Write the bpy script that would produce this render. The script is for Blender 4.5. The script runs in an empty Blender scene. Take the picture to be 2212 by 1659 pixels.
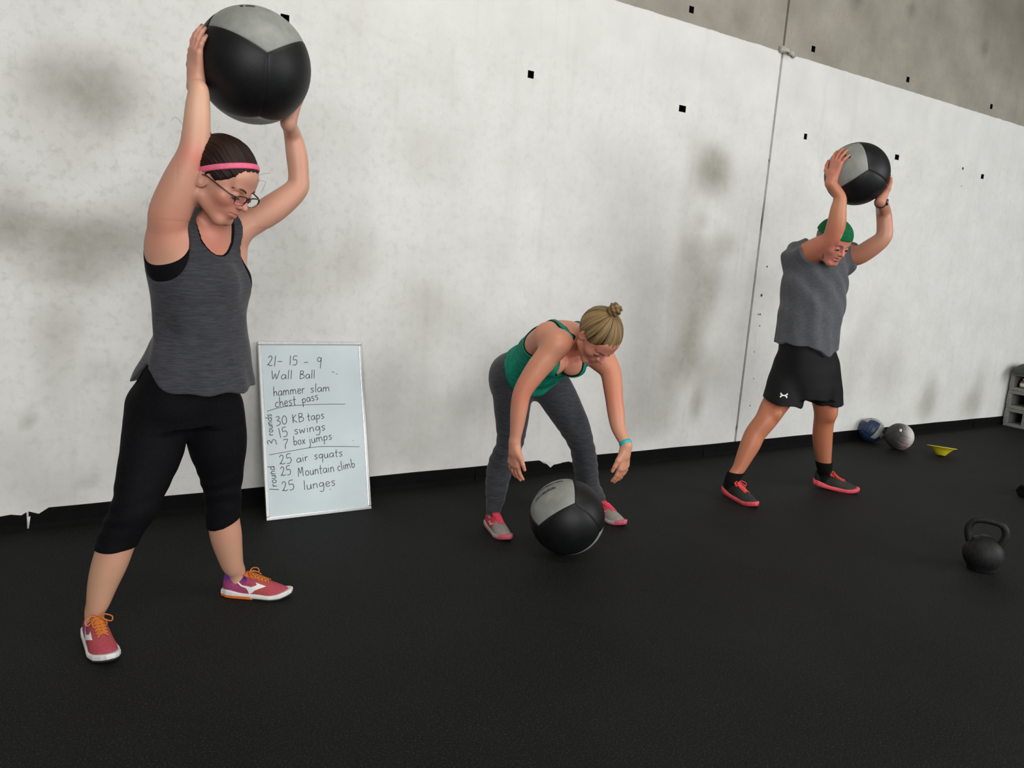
import bpy, math, random
import numpy as np
from mathutils import Vector, Matrix
from mathutils.bvhtree import BVHTree

S = bpy.context.scene
COL = S.collection
rng = np.random.default_rng(7)
random.seed(7)

# ------------------------------------------------------------------ camera, world, lights, exposure
W, H, FPX = 2212., 1659., 1661.
CAM_H = 1.385
CAM = np.array([0., -2.877 * CAM_H, CAM_H])
YAW, PITCH, ROLL = [math.radians(a) for a in (32.68, 9.36, 4.18)]
_cy, _sy, _cp, _sp = math.cos(YAW), math.sin(YAW), math.cos(PITCH), math.sin(PITCH)
_f = np.array([_sy * _cp, _cy * _cp, -_sp]); _r0 = np.array([_cy, -_sy, 0.]); _u0 = np.cross(_r0, _f)
_c, _s = math.cos(ROLL), math.sin(ROLL)
CR = _r0 * _c + _u0 * _s; CU = -_r0 * _s + _u0 * _c; CF = _f

cd = bpy.data.cameras.new('camera'); co = bpy.data.objects.new('camera', cd); COL.objects.link(co)
cd.sensor_fit = 'HORIZONTAL'; cd.sensor_width = 36.; cd.lens = FPX / W * 36.; cd.clip_start = .05; cd.clip_end = 200
M = Matrix([[CR[i], CU[i], -CF[i], CAM[i]] for i in range(3)] + [[0, 0, 0, 1]])
co.matrix_world = M
S.camera = co

wd = bpy.data.worlds.new('daylight'); S.world = wd; wd.use_nodes = True
bg = wd.node_tree.nodes['Background']; bg.inputs[0].default_value = (.90, .96, 1.0, 1); bg.inputs[1].default_value = .55


def area(name, loc, target, sx, sy, power, col):
    l = bpy.data.lights.new(name, 'AREA'); l.shape = 'RECTANGLE'; l.size = sx; l.size_y = sy; l.energy = power; l.color = col
    o = bpy.data.objects.new(name, l); COL.objects.link(o); o.location = loc
    o.rotation_euler = (Vector(target) - Vector(loc)).to_track_quat('-Z', 'Y').to_euler()
    return o


area('bay_door_daylight', (-1.5, -10.0, 3.0), (2.8, 0, 1.3), 7., 3.6, 800, (1., .99, .965))
area('second_bay_door_daylight', (8.5, -8.0, 2.8), (5.5, 0, 1.3), 4.5, 3.4, 520, (.98, .98, .96))
area('ceiling_light_fixture', (2.0, -3.2, 5.2), (2.2, -2.2, 0), 3., 1.2, 110, (1., .96, .88))

S.view_settings.view_transform = 'Standard'; S.view_settings.look = 'None'
S.view_settings.gamma = 1.0; S.view_settings.use_curve_mapping = False
S.view_settings.exposure = -0.38


# ------------------------------------------------------------------ projection helpers (pixel -> point at real depth)
def ray(u, v):
    return CF + (u - W / 2) / FPX * CR - (v - H / 2) / FPX * CU


def onwall(u, v, y=0.):
    d = ray(u, v); return CAM + d * (y - CAM[1]) / d[1]


def onfloor(u, v, z=0.):
    d = ray(u, v); return CAM + d * (z - CAM[2]) / d[2]


def onplane(u, v, o, n):
    d = ray(u, v); return CAM + d * ((o - CAM) @ n) / (d @ n)


class Fr:                                        # vertical plane through a person's standing point
    def __init__(s, x, y):
        s.A = np.array([x, y, 0.]); n = s.A - CAM; n[2] = 0; s.n = n / np.linalg.norm(n); s.r = np.array([s.n[1], -s.n[0], 0.])

    def P(s, u, v, o=0.):
        d = ray(u, v); t = ((s.A - CAM) @ s.n + o) / (d @ s.n); return CAM + d * t


def nrm(v):
    v = np.asarray(v, float); return v / np.linalg.norm(v)


Z = np.array([0., 0., 1.])


# ------------------------------------------------------------------ object helpers
def tag(o, label=None, cat=None, group=None, kind=None):
    if label: o['label'] = label
    if cat: o['category'] = cat
    if group: o['group'] = group
    if kind: o['kind'] = kind
    return o


def empty(name, loc, label=None, cat=None, group=None):
    o = bpy.data.objects.new(name, None); COL.objects.link(o); o.location = Vector([float(x) for x in loc]); o.empty_display_size = .1
    return tag(o, label, cat, group)


def world_of(o):
    m = Matrix.Translation(o.location) @ o.rotation_euler.to_matrix().to_4x4()
    return (world_of(o.parent) @ m) if o.parent else m


def mkmesh(name, V, F, mat=None, smooth=True, tint=None, parent=None, kind=None):
    """V world-space Nx3, F list/array of faces"""
    me = bpy.data.meshes.new(name)
    V = np.asarray(V, dtype=np.float32)
    if parent is not None:
        inv = np.array(world_of(parent).inverted())
        V = (V @ inv[:3, :3].T + inv[:3, 3]).astype(np.float32)
    if isinstance(F, np.ndarray):
        k = F.shape[1]
        me.vertices.add(len(V)); me.vertices.foreach_set('co', V.ravel())
        me.loops.add(F.size); me.loops.foreach_set('vertex_index', F.astype(np.int32).ravel())
        me.polygons.add(len(F)); me.polygons.foreach_set('loop_start', np.arange(0, F.size, k, dtype=np.int32))
        me.polygons.foreach_set('loop_total', np.full(len(F), k, dtype=np.int32))
        me.update(calc_edges=True)
    else:
        me.from_pydata([tuple(map(float, v)) for v in V], [], F); me.update()
    me.polygons.foreach_set('use_smooth', np.full(len(me.polygons), bool(smooth)))
    if tint is not None:
        a = me.color_attributes.new('tint', 'FLOAT_COLOR', 'POINT')
        t = np.ones((len(V), 4), np.float32); t[:, :3] = tint; a.data.foreach_set('color', t.ravel())
    if mat: me.materials.append(mat)
    o = bpy.data.objects.new(name, me); COL.objects.link(o)
    if parent is not None: o.parent = parent
    if kind: o['kind'] = kind
    return o


class MB:
    def __init__(s): s.V = []; s.F = []

    def add(s, V, F):
        n = len(s.V); s.V += [tuple(map(float, v)) for v in V]; s.F += [tuple(i + n for i in f) for f in F]; return s

    def box(s, c, h, ax=None):
        c = np.asarray(c, float); ax = np.eye(3) if ax is None else np.asarray(ax, float)
        vs = [c + ax[0] * h[0] * a + ax[1] * h[1] * b + ax[2] * h[2] * d for d in (-1, 1) for b in (-1, 1) for a in (-1, 1)]
        return s.add(vs, [(0, 2, 3, 1), (4, 5, 7, 6), (0, 1, 5, 4), (2, 6, 7, 3), (0, 4, 6, 2), (1, 3, 7, 5)])

    def tube(s, pts, r, n=8, closed=False, flat=None):
        pts = [np.asarray(p, float) for p in pts]; m = len(pts)
        r = [r] * m if np.isscalar(r) else list(r)
        T = []
        for i in range(m):
            a = pts[(i - 1) % m] if (closed or i > 0) else pts[i]; b = pts[(i + 1) % m] if (closed or i < m - 1) else pts[i]
            T.append(nrm(b - a + 1e-12))
        ref = np.array([0, 0, 1.]) if abs(T[0][2]) < .9 else np.array([1., 0, 0])
        N = nrm(np.cross(T[0], ref)); V = []
        for i in range(m):
            N = nrm(N - T[i] * (N @ T[i])); B = np.cross(T[i], N)
            for j in range(n):
                a = 2 * math.pi * j / n
                V.append(pts[i] + r[i] * (math.cos(a) * N + math.sin(a) * B))
        F = []
        for i in range(m if closed else m - 1):
            for j in range(n):
                k = (i + 1) % m
                F.append((i * n + j, i * n + (j + 1) % n, k * n + (j + 1) % n, k * n + j))
        if not closed:
            F.append(tuple(range(n - 1, -1, -1))); F.append(tuple((m - 1) * n + j for j in range(n)))
        return s.add(V, F)

    def lathe(s, prof, c, ax=None, n=32):
        c = np.asarray(c, float); ax = np.eye(3) if ax is None else np.asarray(ax, float)
        V = []; F = []
        for (r, z) in prof:
            for j in range(n):
                a = 2 * math.pi * j / n
                V.append(c + ax[0] * r * math.cos(a) + ax[1] * r * math.sin(a) + ax[2] * z)
        for i in range(len(prof) - 1):
            for j in range(n):
                F.append((i * n + j, i * n + (j + 1) % n, (i + 1) * n + (j + 1) % n, (i + 1) * n + j))
        return s.add(V, F)

    def build(s, name, mat, parent=None, smooth=True, tint=None, kind=None):
        o = mkmesh(name, np.array(s.V), s.F, mat, smooth, tint, parent, kind)
        return o


def spline(pts, n=8, closed=False):
    pts = [np.asarray(p, float) for p in pts]; m = len(pts); out = []
    rngi = range(m if closed else m - 1)
    for i in rngi:
        if closed: p0, p1, p2, p3 = pts[(i - 1) % m], pts[i], pts[(i + 1) % m], pts[(i + 2) % m]
        else: p0, p1, p2, p3 = pts[max(i - 1, 0)], pts[i], pts[i + 1], pts[min(i + 2, m - 1)]
        for k in range(n):
            t = k / n
            out.append(.5 * (2 * p1 + (p2 - p0) * t + (2 * p0 - 5 * p1 + 4 * p2 - p3) * t * t + (3 * p1 - p0 - 3 * p2 + p3) * t ** 3))
    if not closed: out.append(pts[-1])
    return out


def bevel(o, w, seg=2):
    m = o.modifiers.new('bevel', 'BEVEL'); m.width = w; m.segments = seg; m.limit_method = 'ANGLE'; m.harden_normals = False
    return o


# ------------------------------------------------------------------ materials
def srgb(r, g, b):
    f = lambda c: (c / 255 / 12.92) if c / 255 <= .04045 else ((c / 255 + .055) / 1.055) ** 2.4
    return (f(r), f(g), f(b))


class NT:
    def __init__(s, name):
        s.m = bpy.data.materials.new(name); s.m.use_nodes = True; s.t = s.m.node_tree; s.b = s.t.nodes['Principled BSDF']

    def n(s, typ, **kw):
        nd = s.t.nodes.new(typ)
        for k, v in kw.items():
            if hasattr(nd, k) and not isinstance(v, tuple) or k in ('operation', 'data_type', 'blend_type', 'attribute_name'): setattr(nd, k, v)
        return nd

    def l(s, a, b): s.t.links.new(a, b); return s

    def coord(s, scale=(1, 1, 1)):
        tc = s.t.nodes.new('ShaderNodeTexCoord'); mp = s.t.nodes.new('ShaderNodeMapping'); mp.inputs['Scale'].default_value = scale
        s.l(tc.outputs['Object'], mp.inputs[0]); return mp.outputs[0]

    def noise(s, sc, det=4, rough=.55, vec=None, scale=(1, 1, 1), dist=0.):
        nd = s.t.nodes.new('ShaderNodeTexNoise'); nd.inputs['Scale'].default_value = sc; nd.inputs['Detail'].default_value = det
        nd.inputs['Roughness'].default_value = rough; nd.inputs['Distortion'].default_value = dist
        s.l(vec if vec is not None else s.coord(scale), nd.inputs['Vector']); return nd.outputs['Fac']

    def ramp(s, fac, stops):
        r = s.t.nodes.new('ShaderNodeValToRGB'); e = r.color_ramp.elements
        while len(e) < len(stops): e.new(.5)
        for el, (p, c) in zip(e, stops): el.position = p; el.color = (c, c, c, 1) if np.isscalar(c) else (*c, 1)
        s.l(fac, r.inputs[0]); return r.outputs[0]

    def mix(s, a, b, fac, mode='MIX'):
        m = s.t.nodes.new('ShaderNodeMix'); m.data_type = 'RGBA'; m.blend_type = mode; m.clamp_factor = True
        for sock, v in ((m.inputs[6], a), (m.inputs[7], b), (m.inputs[0], fac)):
            if isinstance(v, bpy.types.NodeSocket): s.l(v, sock)
            elif isinstance(v, tuple): sock.default_value = (*v, 1)
            else: sock.default_value = v
        return m.outputs[2]

    def math(s, op, a, b=0., clamp=False):
        m = s.t.nodes.new('ShaderNodeMath'); m.operation = op; m.use_clamp = clamp
        for i, v in enumerate((a, b)):
            if isinstance(v, bpy.types.NodeSocket): s.l(v, m.inputs[i])
            else: m.inputs[i].default_value = v
        return m.outputs[0]

    def attr(s, name):
        a = s.t.nodes.new('ShaderNodeAttribute'); a.attribute_name = name; return a

    def bump(s, h, st=.3, d=.002):
        b = s.t.nodes.new('ShaderNodeBump'); b.inputs['Strength'].default_value = st; b.inputs['Distance'].default_value = d
        s.l(h, b.inputs['Height']); s.l(b.outputs[0], s.b.inputs['Normal']); return s

    def base(s, v):
        if isinstance(v, bpy.types.NodeSocket): s.l(v, s.b.inputs['Base Color'])
        else: s.b.inputs['Base Color'].default_value = (*v, 1)
        return s

    def set(s, rough=None, metal=None, spec=None, sss=None, coat=None, sheen=None):
        i = s.b.inputs
        if rough is not None: i['Roughness'].default_value = rough
        if metal is not None: i['Metallic'].default_value = metal
        if spec is not None: i['Specular IOR Level'].default_value = spec
        if sss is not None:
            i['Subsurface Weight'].default_value = sss; i['Subsurface Radius'].default_value = (1., .35, .2); i['Subsurface Scale'].default_value = .01
        if coat is not None: i['Coat Weight'].default_value = coat
        if sheen is not None: i['Sheen Weight'].default_value = sheen
        return s


def plain(name, col, rough=.6, metal=0., spec=.5, var=.15, sc=30., bump=0., tintattr=False, sheen=None):
    t = NT(name); n = t.noise(sc, 5)
    lo = tuple(c * (1 - var) for c in col); hi = tuple(min(1, c * (1 + var)) for c in col)
    c = t.ramp(n, [(.3, lo), (.7, hi)])
    if tintattr: c = t.mix(c, t.attr('tint').outputs['Color'], 1., 'MULTIPLY')
    t.base(c).set(rough, metal, spec, sheen=sheen)
    if bump: t.bump(n, .6, bump)
    return t.m


def mat_wall():
    t = NT('painted_concrete')
    tc = t.t.nodes.new('ShaderNodeTexCoord'); sep = t.t.nodes.new('ShaderNodeSeparateXYZ'); t.l(tc.outputs['Object'], sep.inputs[0])
    z = sep.outputs[2]
    edge = t.math('ADD', z, t.math('MULTIPLY', t.math('SUBTRACT', t.noise(9, 5, .6), .5), .016))
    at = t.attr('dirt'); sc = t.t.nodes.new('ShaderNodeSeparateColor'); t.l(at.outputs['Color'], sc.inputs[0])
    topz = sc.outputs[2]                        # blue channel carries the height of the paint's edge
    line = t.math('MULTIPLY', t.math('SUBTRACT', edge, topz), 260., clamp=True)
    blot = t.noise(3.2, 8, .62); fine = t.noise(38, 6, .7); mid = t.noise(11, 7, .7, dist=.4)
    streak = t.noise(6, 5, .6, scale=(1.6, 1, .16))
    paint = t.mix((.613, .610, .592), (.712, .709, .693), t.ramp(blot, [(.3, 0.), (.72, 1.)]))
    paint = t.mix(paint, (.50, .49, .46), t.math('MULTIPLY', t.ramp(streak, [(.55, 0.), (.85, 1.)]), .45))
    paint = t.mix(paint, (.46, .455, .42), t.math('MULTIPLY', t.ramp(fine, [(.55, 0.), (.78, 1.)]), .2))
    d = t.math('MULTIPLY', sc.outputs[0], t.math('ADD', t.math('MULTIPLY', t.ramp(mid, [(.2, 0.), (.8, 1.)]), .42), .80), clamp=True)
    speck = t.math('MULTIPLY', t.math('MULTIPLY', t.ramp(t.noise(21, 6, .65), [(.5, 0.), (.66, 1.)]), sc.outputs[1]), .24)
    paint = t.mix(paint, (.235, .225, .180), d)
    paint = t.mix(paint, (.20, .195, .17), speck)
    raw = t.mix((.235, .215, .180), (.345, .32, .275), t.ramp(t.noise(2.4, 8, .65), [(.3, 0.), (.7, 1.)]))
    raw = t.mix(raw, (.12, .112, .10), t.math('MULTIPLY', t.ramp(fine, [(.55, 0.), (.75, 1.)]), .4))
    raw = t.mix(raw, (.06, .053, .036), sc.outputs[0])
    t.base(t.mix(paint, raw, line)).set(.75, 0, .3)
    t.bump(t.math('ADD', fine, t.math('MULTIPLY', mid, .6)), .25, .003)
    return t.m


def mat_floor():
    t = NT('black_rubber_flooring')
    a = t.noise(170, 4, .75); b = t.noise(1.6, 5); c = t.noise(700, 2, .6)
    col = t.mix((.0025, .0030, .0028), (.0065, .0072, .0065), t.ramp(b, [(.3, 0.), (.75, 1.)]))
    col = t.mix(col, (.066, .069, .064), t.math('MULTIPLY', t.ramp(a, [(.54, 0.), (.66, 1.)]), .6))
    vo = t.t.nodes.new('ShaderNodeTexVoronoi'); vo.inputs['Scale'].default_value = 14.; t.l(t.coord(), vo.inputs['Vector'])
    sp = t.ramp(vo.outputs['Distance'], [(.0, 1.), (.022, 0.)])
    col = t.mix(col, (.25, .24, .22), t.math('MULTIPLY', sp, t.ramp(t.noise(3.1, 2), [(.56, 0.), (.6, 1.)])))
    t.base(col).set(.7, 0, .18); t.bump(t.math('ADD', a, c), .8, .0025)
    return t.m


def mat_skin(name):
    t = NT(name); at = t.attr('tint').outputs['Color']
    n = t.noise(60, 4, .6); m = t.noise(9, 4)
    c = t.mix(at, (.50, .16, .11), t.math('MULTIPLY', t.ramp(m, [(.5, 0.), (.8, 1.)]), .22))
    c = t.mix(c, (.9, .88, .86), t.math('MULTIPLY', n, .0))
    t.base(c).set(.47, 0, .42, sss=.10); t.bump(n, .12, .0012)
    return t.m


def mat_heather(name, c0, c1, sc=(1, 1, 1), rough=.85):
    """knitted jersey with streaky yarns that run across the body"""
    t = NT(name); v = t.coord((20 * sc[0], 20 * sc[1], 260 * sc[2]))
    a = t.noise(1.1, 4, .75, vec=v); b = t.noise(7, 4)
    c = t.mix(c0, c1, t.ramp(a, [(.36, 0.), (.66, 1.)]))
    c = t.mix(c, tuple(x * .8 for x in c0), t.math('MULTIPLY', t.ramp(b, [(.4, 0.), (.8, 1.)]), .35))
    t.base(c).set(rough, 0, .2, sheen=.15); t.bump(a, .25, .001)
    return t.m


def mat_hair(name, c0, c1, sc=150.):
    t = NT(name); at = t.attr('tint').outputs['Color']
    sx = t.t.nodes.new('ShaderNodeSeparateColor'); t.l(at, sx.inputs[0])
    cb = t.t.nodes.new('ShaderNodeCombineXYZ')
    t.l(t.math('MULTIPLY', sx.outputs[0], sc), cb.inputs[0]); t.l(t.math('MULTIPLY', sx.outputs[1], 3.), cb.inputs[1])
    n = t.noise(1., 4, .7, vec=cb.outputs[0])
    t.base(t.ramp(n, [(.35, c0), (.65, c1)])).set(.5, 0, .22); t.bump(n, .7, .003)
    return t.m


def mat_attr(name, rough=.6, spec=.4, sc=60., bump=.0008, var=.25):
    t = NT(name); at = t.attr('tint').outputs['Color']; n = t.noise(sc, 5, .65)
    c = t.mix(at, t.mix(at, (.0, .0, .0), var * 1.2), t.ramp(n, [(.35, 0.), (.7, 1.)]))
    t.base(c).set(rough, 0, spec); t.bump(n, .5, bump)
    return t.m


# ------------------------------------------------------------------ implicit modelling toolkit
class Prim:
    def __init__(s, f, lo, hi): s.f, s.lo, s.hi = f, np.asarray(lo, float), np.asarray(hi, float)


def cap(a, b, ra, rb=None):
    a = np.asarray(a, float); b = np.asarray(b, float); rb = ra if rb is None else rb; m = max(ra, rb); ba = b - a; L2 = ba @ ba + 1e-12

    def f(P):
        pa = P - a; t = np.clip(pa @ ba / L2, 0, 1)
        q = pa - t[..., None] * ba
        return np.sqrt((q * q).sum(-1)) - (ra + (rb - ra) * t)
    return Prim(f, np.minimum(a, b) - m, np.maximum(a, b) + m)


def limb(pts, rad, n=7):
    """one smooth tapering tube through several stations"""
    q = spline([np.append(np.asarray(p, float), r) for p, r in zip(pts, rad)], n)
    q = np.array(q)

    def f(P):
        out = None
        for i in range(len(q) - 1):
            a = q[i, :3]; ba = q[i + 1, :3] - a; pa = P - a.astype(np.float32); t = np.clip(pa @ ba / (ba @ ba + 1e-12), 0, 1)
            w = pa - t[..., None] * ba; d = np.sqrt((w * w).sum(-1)) - (q[i, 3] + (q[i + 1, 3] - q[i, 3]) * t)
            out = d if out is None else np.minimum(out, d)
        return out
    m = q[:, 3].max()
    p = Prim(f, q[:, :3].min(0) - m, q[:, :3].max(0) + m); p.q = q
    return p


def ell(c, ax, r):
    """ellipsoid, ax rows are its three axes"""
    c = np.asarray(c, float); ax = np.asarray(ax, float); r = np.asarray(r, float)

    def f(P):
        q = (P - c) @ ax.T
        k0 = np.sqrt(((q / r) ** 2).sum(-1)) + 1e-9; k1 = np.sqrt(((q / r ** 2) ** 2).sum(-1)) + 1e-9
        return k0 * (k0 - 1) / k1
    e = np.sqrt(((ax * r[:, None]) ** 2).sum(0))
    return Prim(f, c - e, c + e)


def loft(o, u, s, f, st, n=2.0, rough=None):
    """elliptic sections stacked along axis u: st = (h, cs, cf, a, b)"""
    o = np.asarray(o, float); st = np.array(sorted(st), float)
    hh = np.linspace(st[0, 0], st[-1, 0], 160)
    # smooth (monotone-ish) interpolation by cosine-free Catmull through np.interp + box filter
    tab = np.stack([np.interp(hh, st[:, 0], st[:, k]) for k in range(1, 5)], 1)
    k = 9; ker = np.hanning(2 * k + 1); ker /= ker.sum()
    pad = np.concatenate([2 * tab[:1] - tab[k:0:-1], tab, 2 * tab[-1:] - tab[-2:-k - 2:-1]])
    tab = np.stack([np.convolve(pad[:, j], ker, 'valid') for j in range(4)], 1)

    def fn(P):
        q = P - o; h = q @ u; hc = np.clip(h, hh[0], hh[-1])
        cs, cf, a, b = [np.interp(hc, hh, tab[:, j]) for j in range(4)]
        x = (q @ s - cs) / a; y = (q @ f - cf) / b
        if n != 2.0:
            k0 = (np.abs(x) ** n + np.abs(y) ** n) ** (1 / n) + 1e-9; rr = np.sqrt(x * x + y * y) + 1e-9
            L = np.sqrt((x * a) ** 2 + (y * b) ** 2) + 1e-9
            d2 = (k0 - 1) / k0 * L
        else:
            k0 = np.sqrt(x * x + y * y) + 1e-9; k1 = np.sqrt((x / a) ** 2 + (y / b) ** 2) + 1e-9
            d2 = k0 * (k0 - 1) / k1
        dz = np.abs(h - hc)
        return np.where(d2 > 0, np.sqrt(np.maximum(d2, 0) ** 2 + dz * dz), np.where(dz > 0, np.maximum(dz, d2), d2))
    pts = []
    for h, cs, cf, a, b in st:
        for i in (-1, 1):
            for j in (-1, 1): pts.append(o + u * h + s * (cs + i * a) + f * (cf + j * b))
    pts = np.array(pts)
    return Prim(fn, pts.min(0) - .005, pts.max(0) + .005)


class Vol:
    def __init__(s, lo, hi, step, fine=None):
        """fine = list of (lo3, hi3, step) regions where the grid lines are closer"""
        s.ax = []
        for k in range(3):
            x = lo[k]; xs = [x]
            while x < hi[k]:
                st = step
                for (fl, fh, fs) in (fine or []):
                    if fl[k] <= x <= fh[k]: st = min(st, fs)
                x += st; xs.append(x)
            s.ax.append(np.array(xs, np.float32))
        s.D = np.full([len(a) for a in s.ax], .1, np.float32)

    def _win(s, lo, hi, m):
        sl = []
        for k in range(3):
            i0 = np.searchsorted(s.ax[k], lo[k] - m); i1 = np.searchsorted(s.ax[k], hi[k] + m)
            sl.append(slice(max(i0 - 1, 0), min(i1 + 1, len(s.ax[k]))))
        return tuple(sl)

    def pts(s, sl):
        g = np.meshgrid(*[s.ax[k][sl[k]] for k in range(3)], indexing='ij'); return np.stack(g, -1).astype(np.float32)

    def add(s, p, k=.02, infl=0.):
        sl = s._win(p.lo - infl, p.hi + infl, k + .012); A = s.D[sl]
        if A.size == 0: return s
        if hasattr(p, 'q'):                        # limb: each short piece only touches the cells round it
            d = np.full(A.shape, 1., np.float32); q = p.q
            for i in range(len(q) - 1):
                m = max(q[i, 3], q[i + 1, 3]) + infl
                w = s._win(np.minimum(q[i, :3], q[i + 1, :3]) - m, np.maximum(q[i, :3], q[i + 1, :3]) + m, k + .012)
                P = s.pts(w); a = q[i, :3].astype(np.float32); ba = (q[i + 1, :3] - q[i, :3]).astype(np.float32); pa = P - a
                t = np.clip(pa @ ba / float(ba @ ba + 1e-12), 0, 1); g = pa - t[..., None] * ba
                e = np.sqrt((g * g).sum(-1)) - (q[i, 3] + (q[i + 1, 3] - q[i, 3]) * t) - infl
                lw = tuple(slice(w[j].start - sl[j].start, w[j].stop - sl[j].start) for j in range(3))
                d[lw] = np.minimum(d[lw], e)
            d = np.minimum(d, k + .03)
            for _ in range(3):
                for x in range(3):
                    c = np.moveaxis(d, x, 0); c[2:-2] = (c[:-4] + 2 * c[1:-3] + 3 * c[2:-2] + 2 * c[3:-1] + c[4:]) / 9
        else: d = p.f(s.pts(sl)) - infl
        if k > 0:
            h = np.maximum(k - np.abs(A - d), 0) / k; s.D[sl] = np.minimum(A, d) - h * h * k * .25
        else: s.D[sl] = np.minimum(A, d)
        return s

    def sub(s, p, k=.01, infl=0.):
        sl = s._win(p.lo - infl, p.hi + infl, k + .012); A = s.D[sl]
        if A.size == 0: return s
        d = -(p.f(s.pts(sl)) - infl)
        if k > 0:
            h = np.maximum(k - np.abs(A - d), 0) / k; s.D[sl] = np.maximum(A, d) + h * h * k * .25
        else: s.D[sl] = np.maximum(A, d)
        return s

    def clip(s, fn, k=.0):
        """keep where fn(P) < 0"""
        for i in range(0, s.D.shape[0], 48):
            sl = (slice(i, i + 48), slice(None), slice(None)); A = s.D[sl]; mk = A < .03
            if not mk.any(): continue
            d = np.full(A.shape, -1., np.float32); d[mk] = fn(s.pts(sl)[mk])
            if k > 0:
                h = np.maximum(k - np.abs(A - d), 0) / k; s.D[sl] = np.maximum(A, d) + h * h * k * .25
            else: s.D[sl] = np.maximum(A, d)
        return s

    def disp(s, fn, band=.03):
        for i in range(0, s.D.shape[0], 48):
            sl = (slice(i, i + 48), slice(None), slice(None)); A = s.D[sl]
            mk = np.abs(A) < band
            if mk.any(): A[mk] += fn(s.pts(sl)[mk])
        return s

    def net(s):
        D = s.D; ins = (D < 0)
        c = np.zeros([n - 1 for n in D.shape], np.uint8)
        for dx in (0, 1):
            for dy in (0, 1):
                for dz in (0, 1):
                    c += ins[dx:dx + c.shape[0], dy:dy + c.shape[1], dz:dz + c.shape[2]]
        act = (c > 0) & (c < 8)
        I = np.argwhere(act)
        idx = np.full(act.shape, -1, np.int32); idx[act] = np.arange(len(I))
        i, j, k = I.T
        X = [s.ax[0], s.ax[1], s.ax[2]]
        acc = np.zeros((len(I), 3)); cnt = np.zeros(len(I))
        corners = [(a, b, c_) for a in (0, 1) for b in (0, 1) for c_ in (0, 1)]
        val = {cc: D[i + cc[0], j + cc[1], k + cc[2]] for cc in corners}
        for a in corners:
            for ax in range(3):
                if a[ax] == 0:
                    b = list(a); b[ax] = 1; b = tuple(b)
                    va, vb = val[a], val[b]; m = (va < 0) != (vb < 0)
                    t = np.where(m, va / np.where(m, va - vb, 1), 0)
                    p = np.stack([X[0][i + a[0]], X[1][j + a[1]], X[2][k + a[2]]], 1).astype(float)
                    q = [X[0][i + b[0]], X[1][j + b[1]], X[2][k + b[2]]][ax]
                    p[:, ax] = p[:, ax] + (q - p[:, ax]) * t
                    acc += p * m[:, None]; cnt += m
        V = acc / cnt[:, None]
        Fs = []
        for ax in range(3):
            o1, o2 = [(1, 2), (2, 0), (0, 1)][ax]
            a = ins; sl0 = [slice(None)] * 3; sl1 = [slice(None)] * 3
            sl0[ax] = slice(0, -1); sl1[ax] = slice(1, None)
            d0 = a[tuple(sl0)]; d1 = a[tuple(sl1)]
            ch = np.argwhere(d0 != d1)
            ok = (ch[:, o1] > 0) & (ch[:, o2] > 0) & (ch[:, o1] < act.shape[o1]) & (ch[:, o2] < act.shape[o2])
            ch = ch[ok]
            sgn = d0[ch[:, 0], ch[:, 1], ch[:, 2]]
            e1 = np.zeros(3, int); e1[o1] = 1; e2 = np.zeros(3, int); e2[o2] = 1
            q = [ch - e1 - e2, ch - e2, ch, ch - e1]
            ids = np.stack([idx[x[:, 0], x[:, 1], x[:, 2]] for x in q], 1)
            ids = np.where(sgn[:, None], ids, ids[:, ::-1])
            Fs.append(ids)
        return V, np.concatenate(Fs)


def bounds(prims, m=.02):
    lo = np.min([p.lo for p in prims], 0) - m; hi = np.max([p.hi for p in prims], 0) + m; return lo, hi


def vnoise(P, sc, seed=0):
    """cheap smooth pseudo noise in -1..1"""
    r = np.random.default_rng(seed); out = 0
    for i in range(5):
        k = r.normal(size=3); k = k / np.linalg.norm(k) * sc * (0.7 + .35 * i); out = out + np.sin(P @ k.astype(np.float32) + r.uniform(0, 6.28)) / 5 * 1.6
    return out


def fbm(P, sc, seed=0, oct=3):
    o = 0; a = 1.
    for i in range(oct): o = o + a * vnoise(P, sc * 2 ** i, seed + i * 11); a *= .5
    return o


def tint_of(V, base, spots):
    T = np.tile(np.array(base, float), (len(V), 1))
    for p, r, col, st in spots:
        d2 = ((V - np.asarray(p)) ** 2).sum(1); w = (st * np.exp(-d2 / (r * r)))[:, None]
        T = T * (1 - w) + np.array(col) * w
    return T


def decal(target, origin, ex, ey, rd, polys, off=.0008, mat=None, name='emblem', parent=None, sub=.003, thick=None):
    """flat print: 2D polygons (list of xy lists, metres) laid over a curved surface by casting along rd"""
    import bmesh
    me = target.data; mw = world_of(target)
    vs = [mw @ v.co for v in me.vertices]; fs = [tuple(p.vertices) for p in me.polygons]
    bv = BVHTree.FromPolygons(vs, fs)
    bm = bmesh.new()
    for poly in polys:
        vv = [bm.verts.new((x, y, 0)) for x, y in poly]
        try: bm.faces.new(vv)
        except ValueError: pass
    bmesh.ops.triangulate(bm, faces=bm.faces[:])
    for _ in range(4):
        ed = [e for e in bm.edges if e.calc_length() > sub]
        if not ed: break
        bmesh.ops.subdivide_edges(bm, edges=ed, cuts=1)
        bmesh.ops.triangulate(bm, faces=bm.faces[:])
    V = []; rd = Vector(nrm(rd)); miss = set()
    for v in bm.verts:
        p = Vector(np.asarray(origin) + np.asarray(ex) * v.co.x + np.asarray(ey) * v.co.y)
        hit = bv.ray_cast(p - rd * .15, rd, .4)
        q = hit[0] if hit[0] is not None else p
        if hit[0] is None: miss.add(v)
        V.append(q - rd * off)
    bm.verts.index_update()
    F = [tuple(v.index for v in f.verts) for f in bm.faces if not any(v in miss for v in f.verts)]
    bm.free()
    return mkmesh(name, [tuple(v) for v in V], F, mat, True, None, parent)


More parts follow.
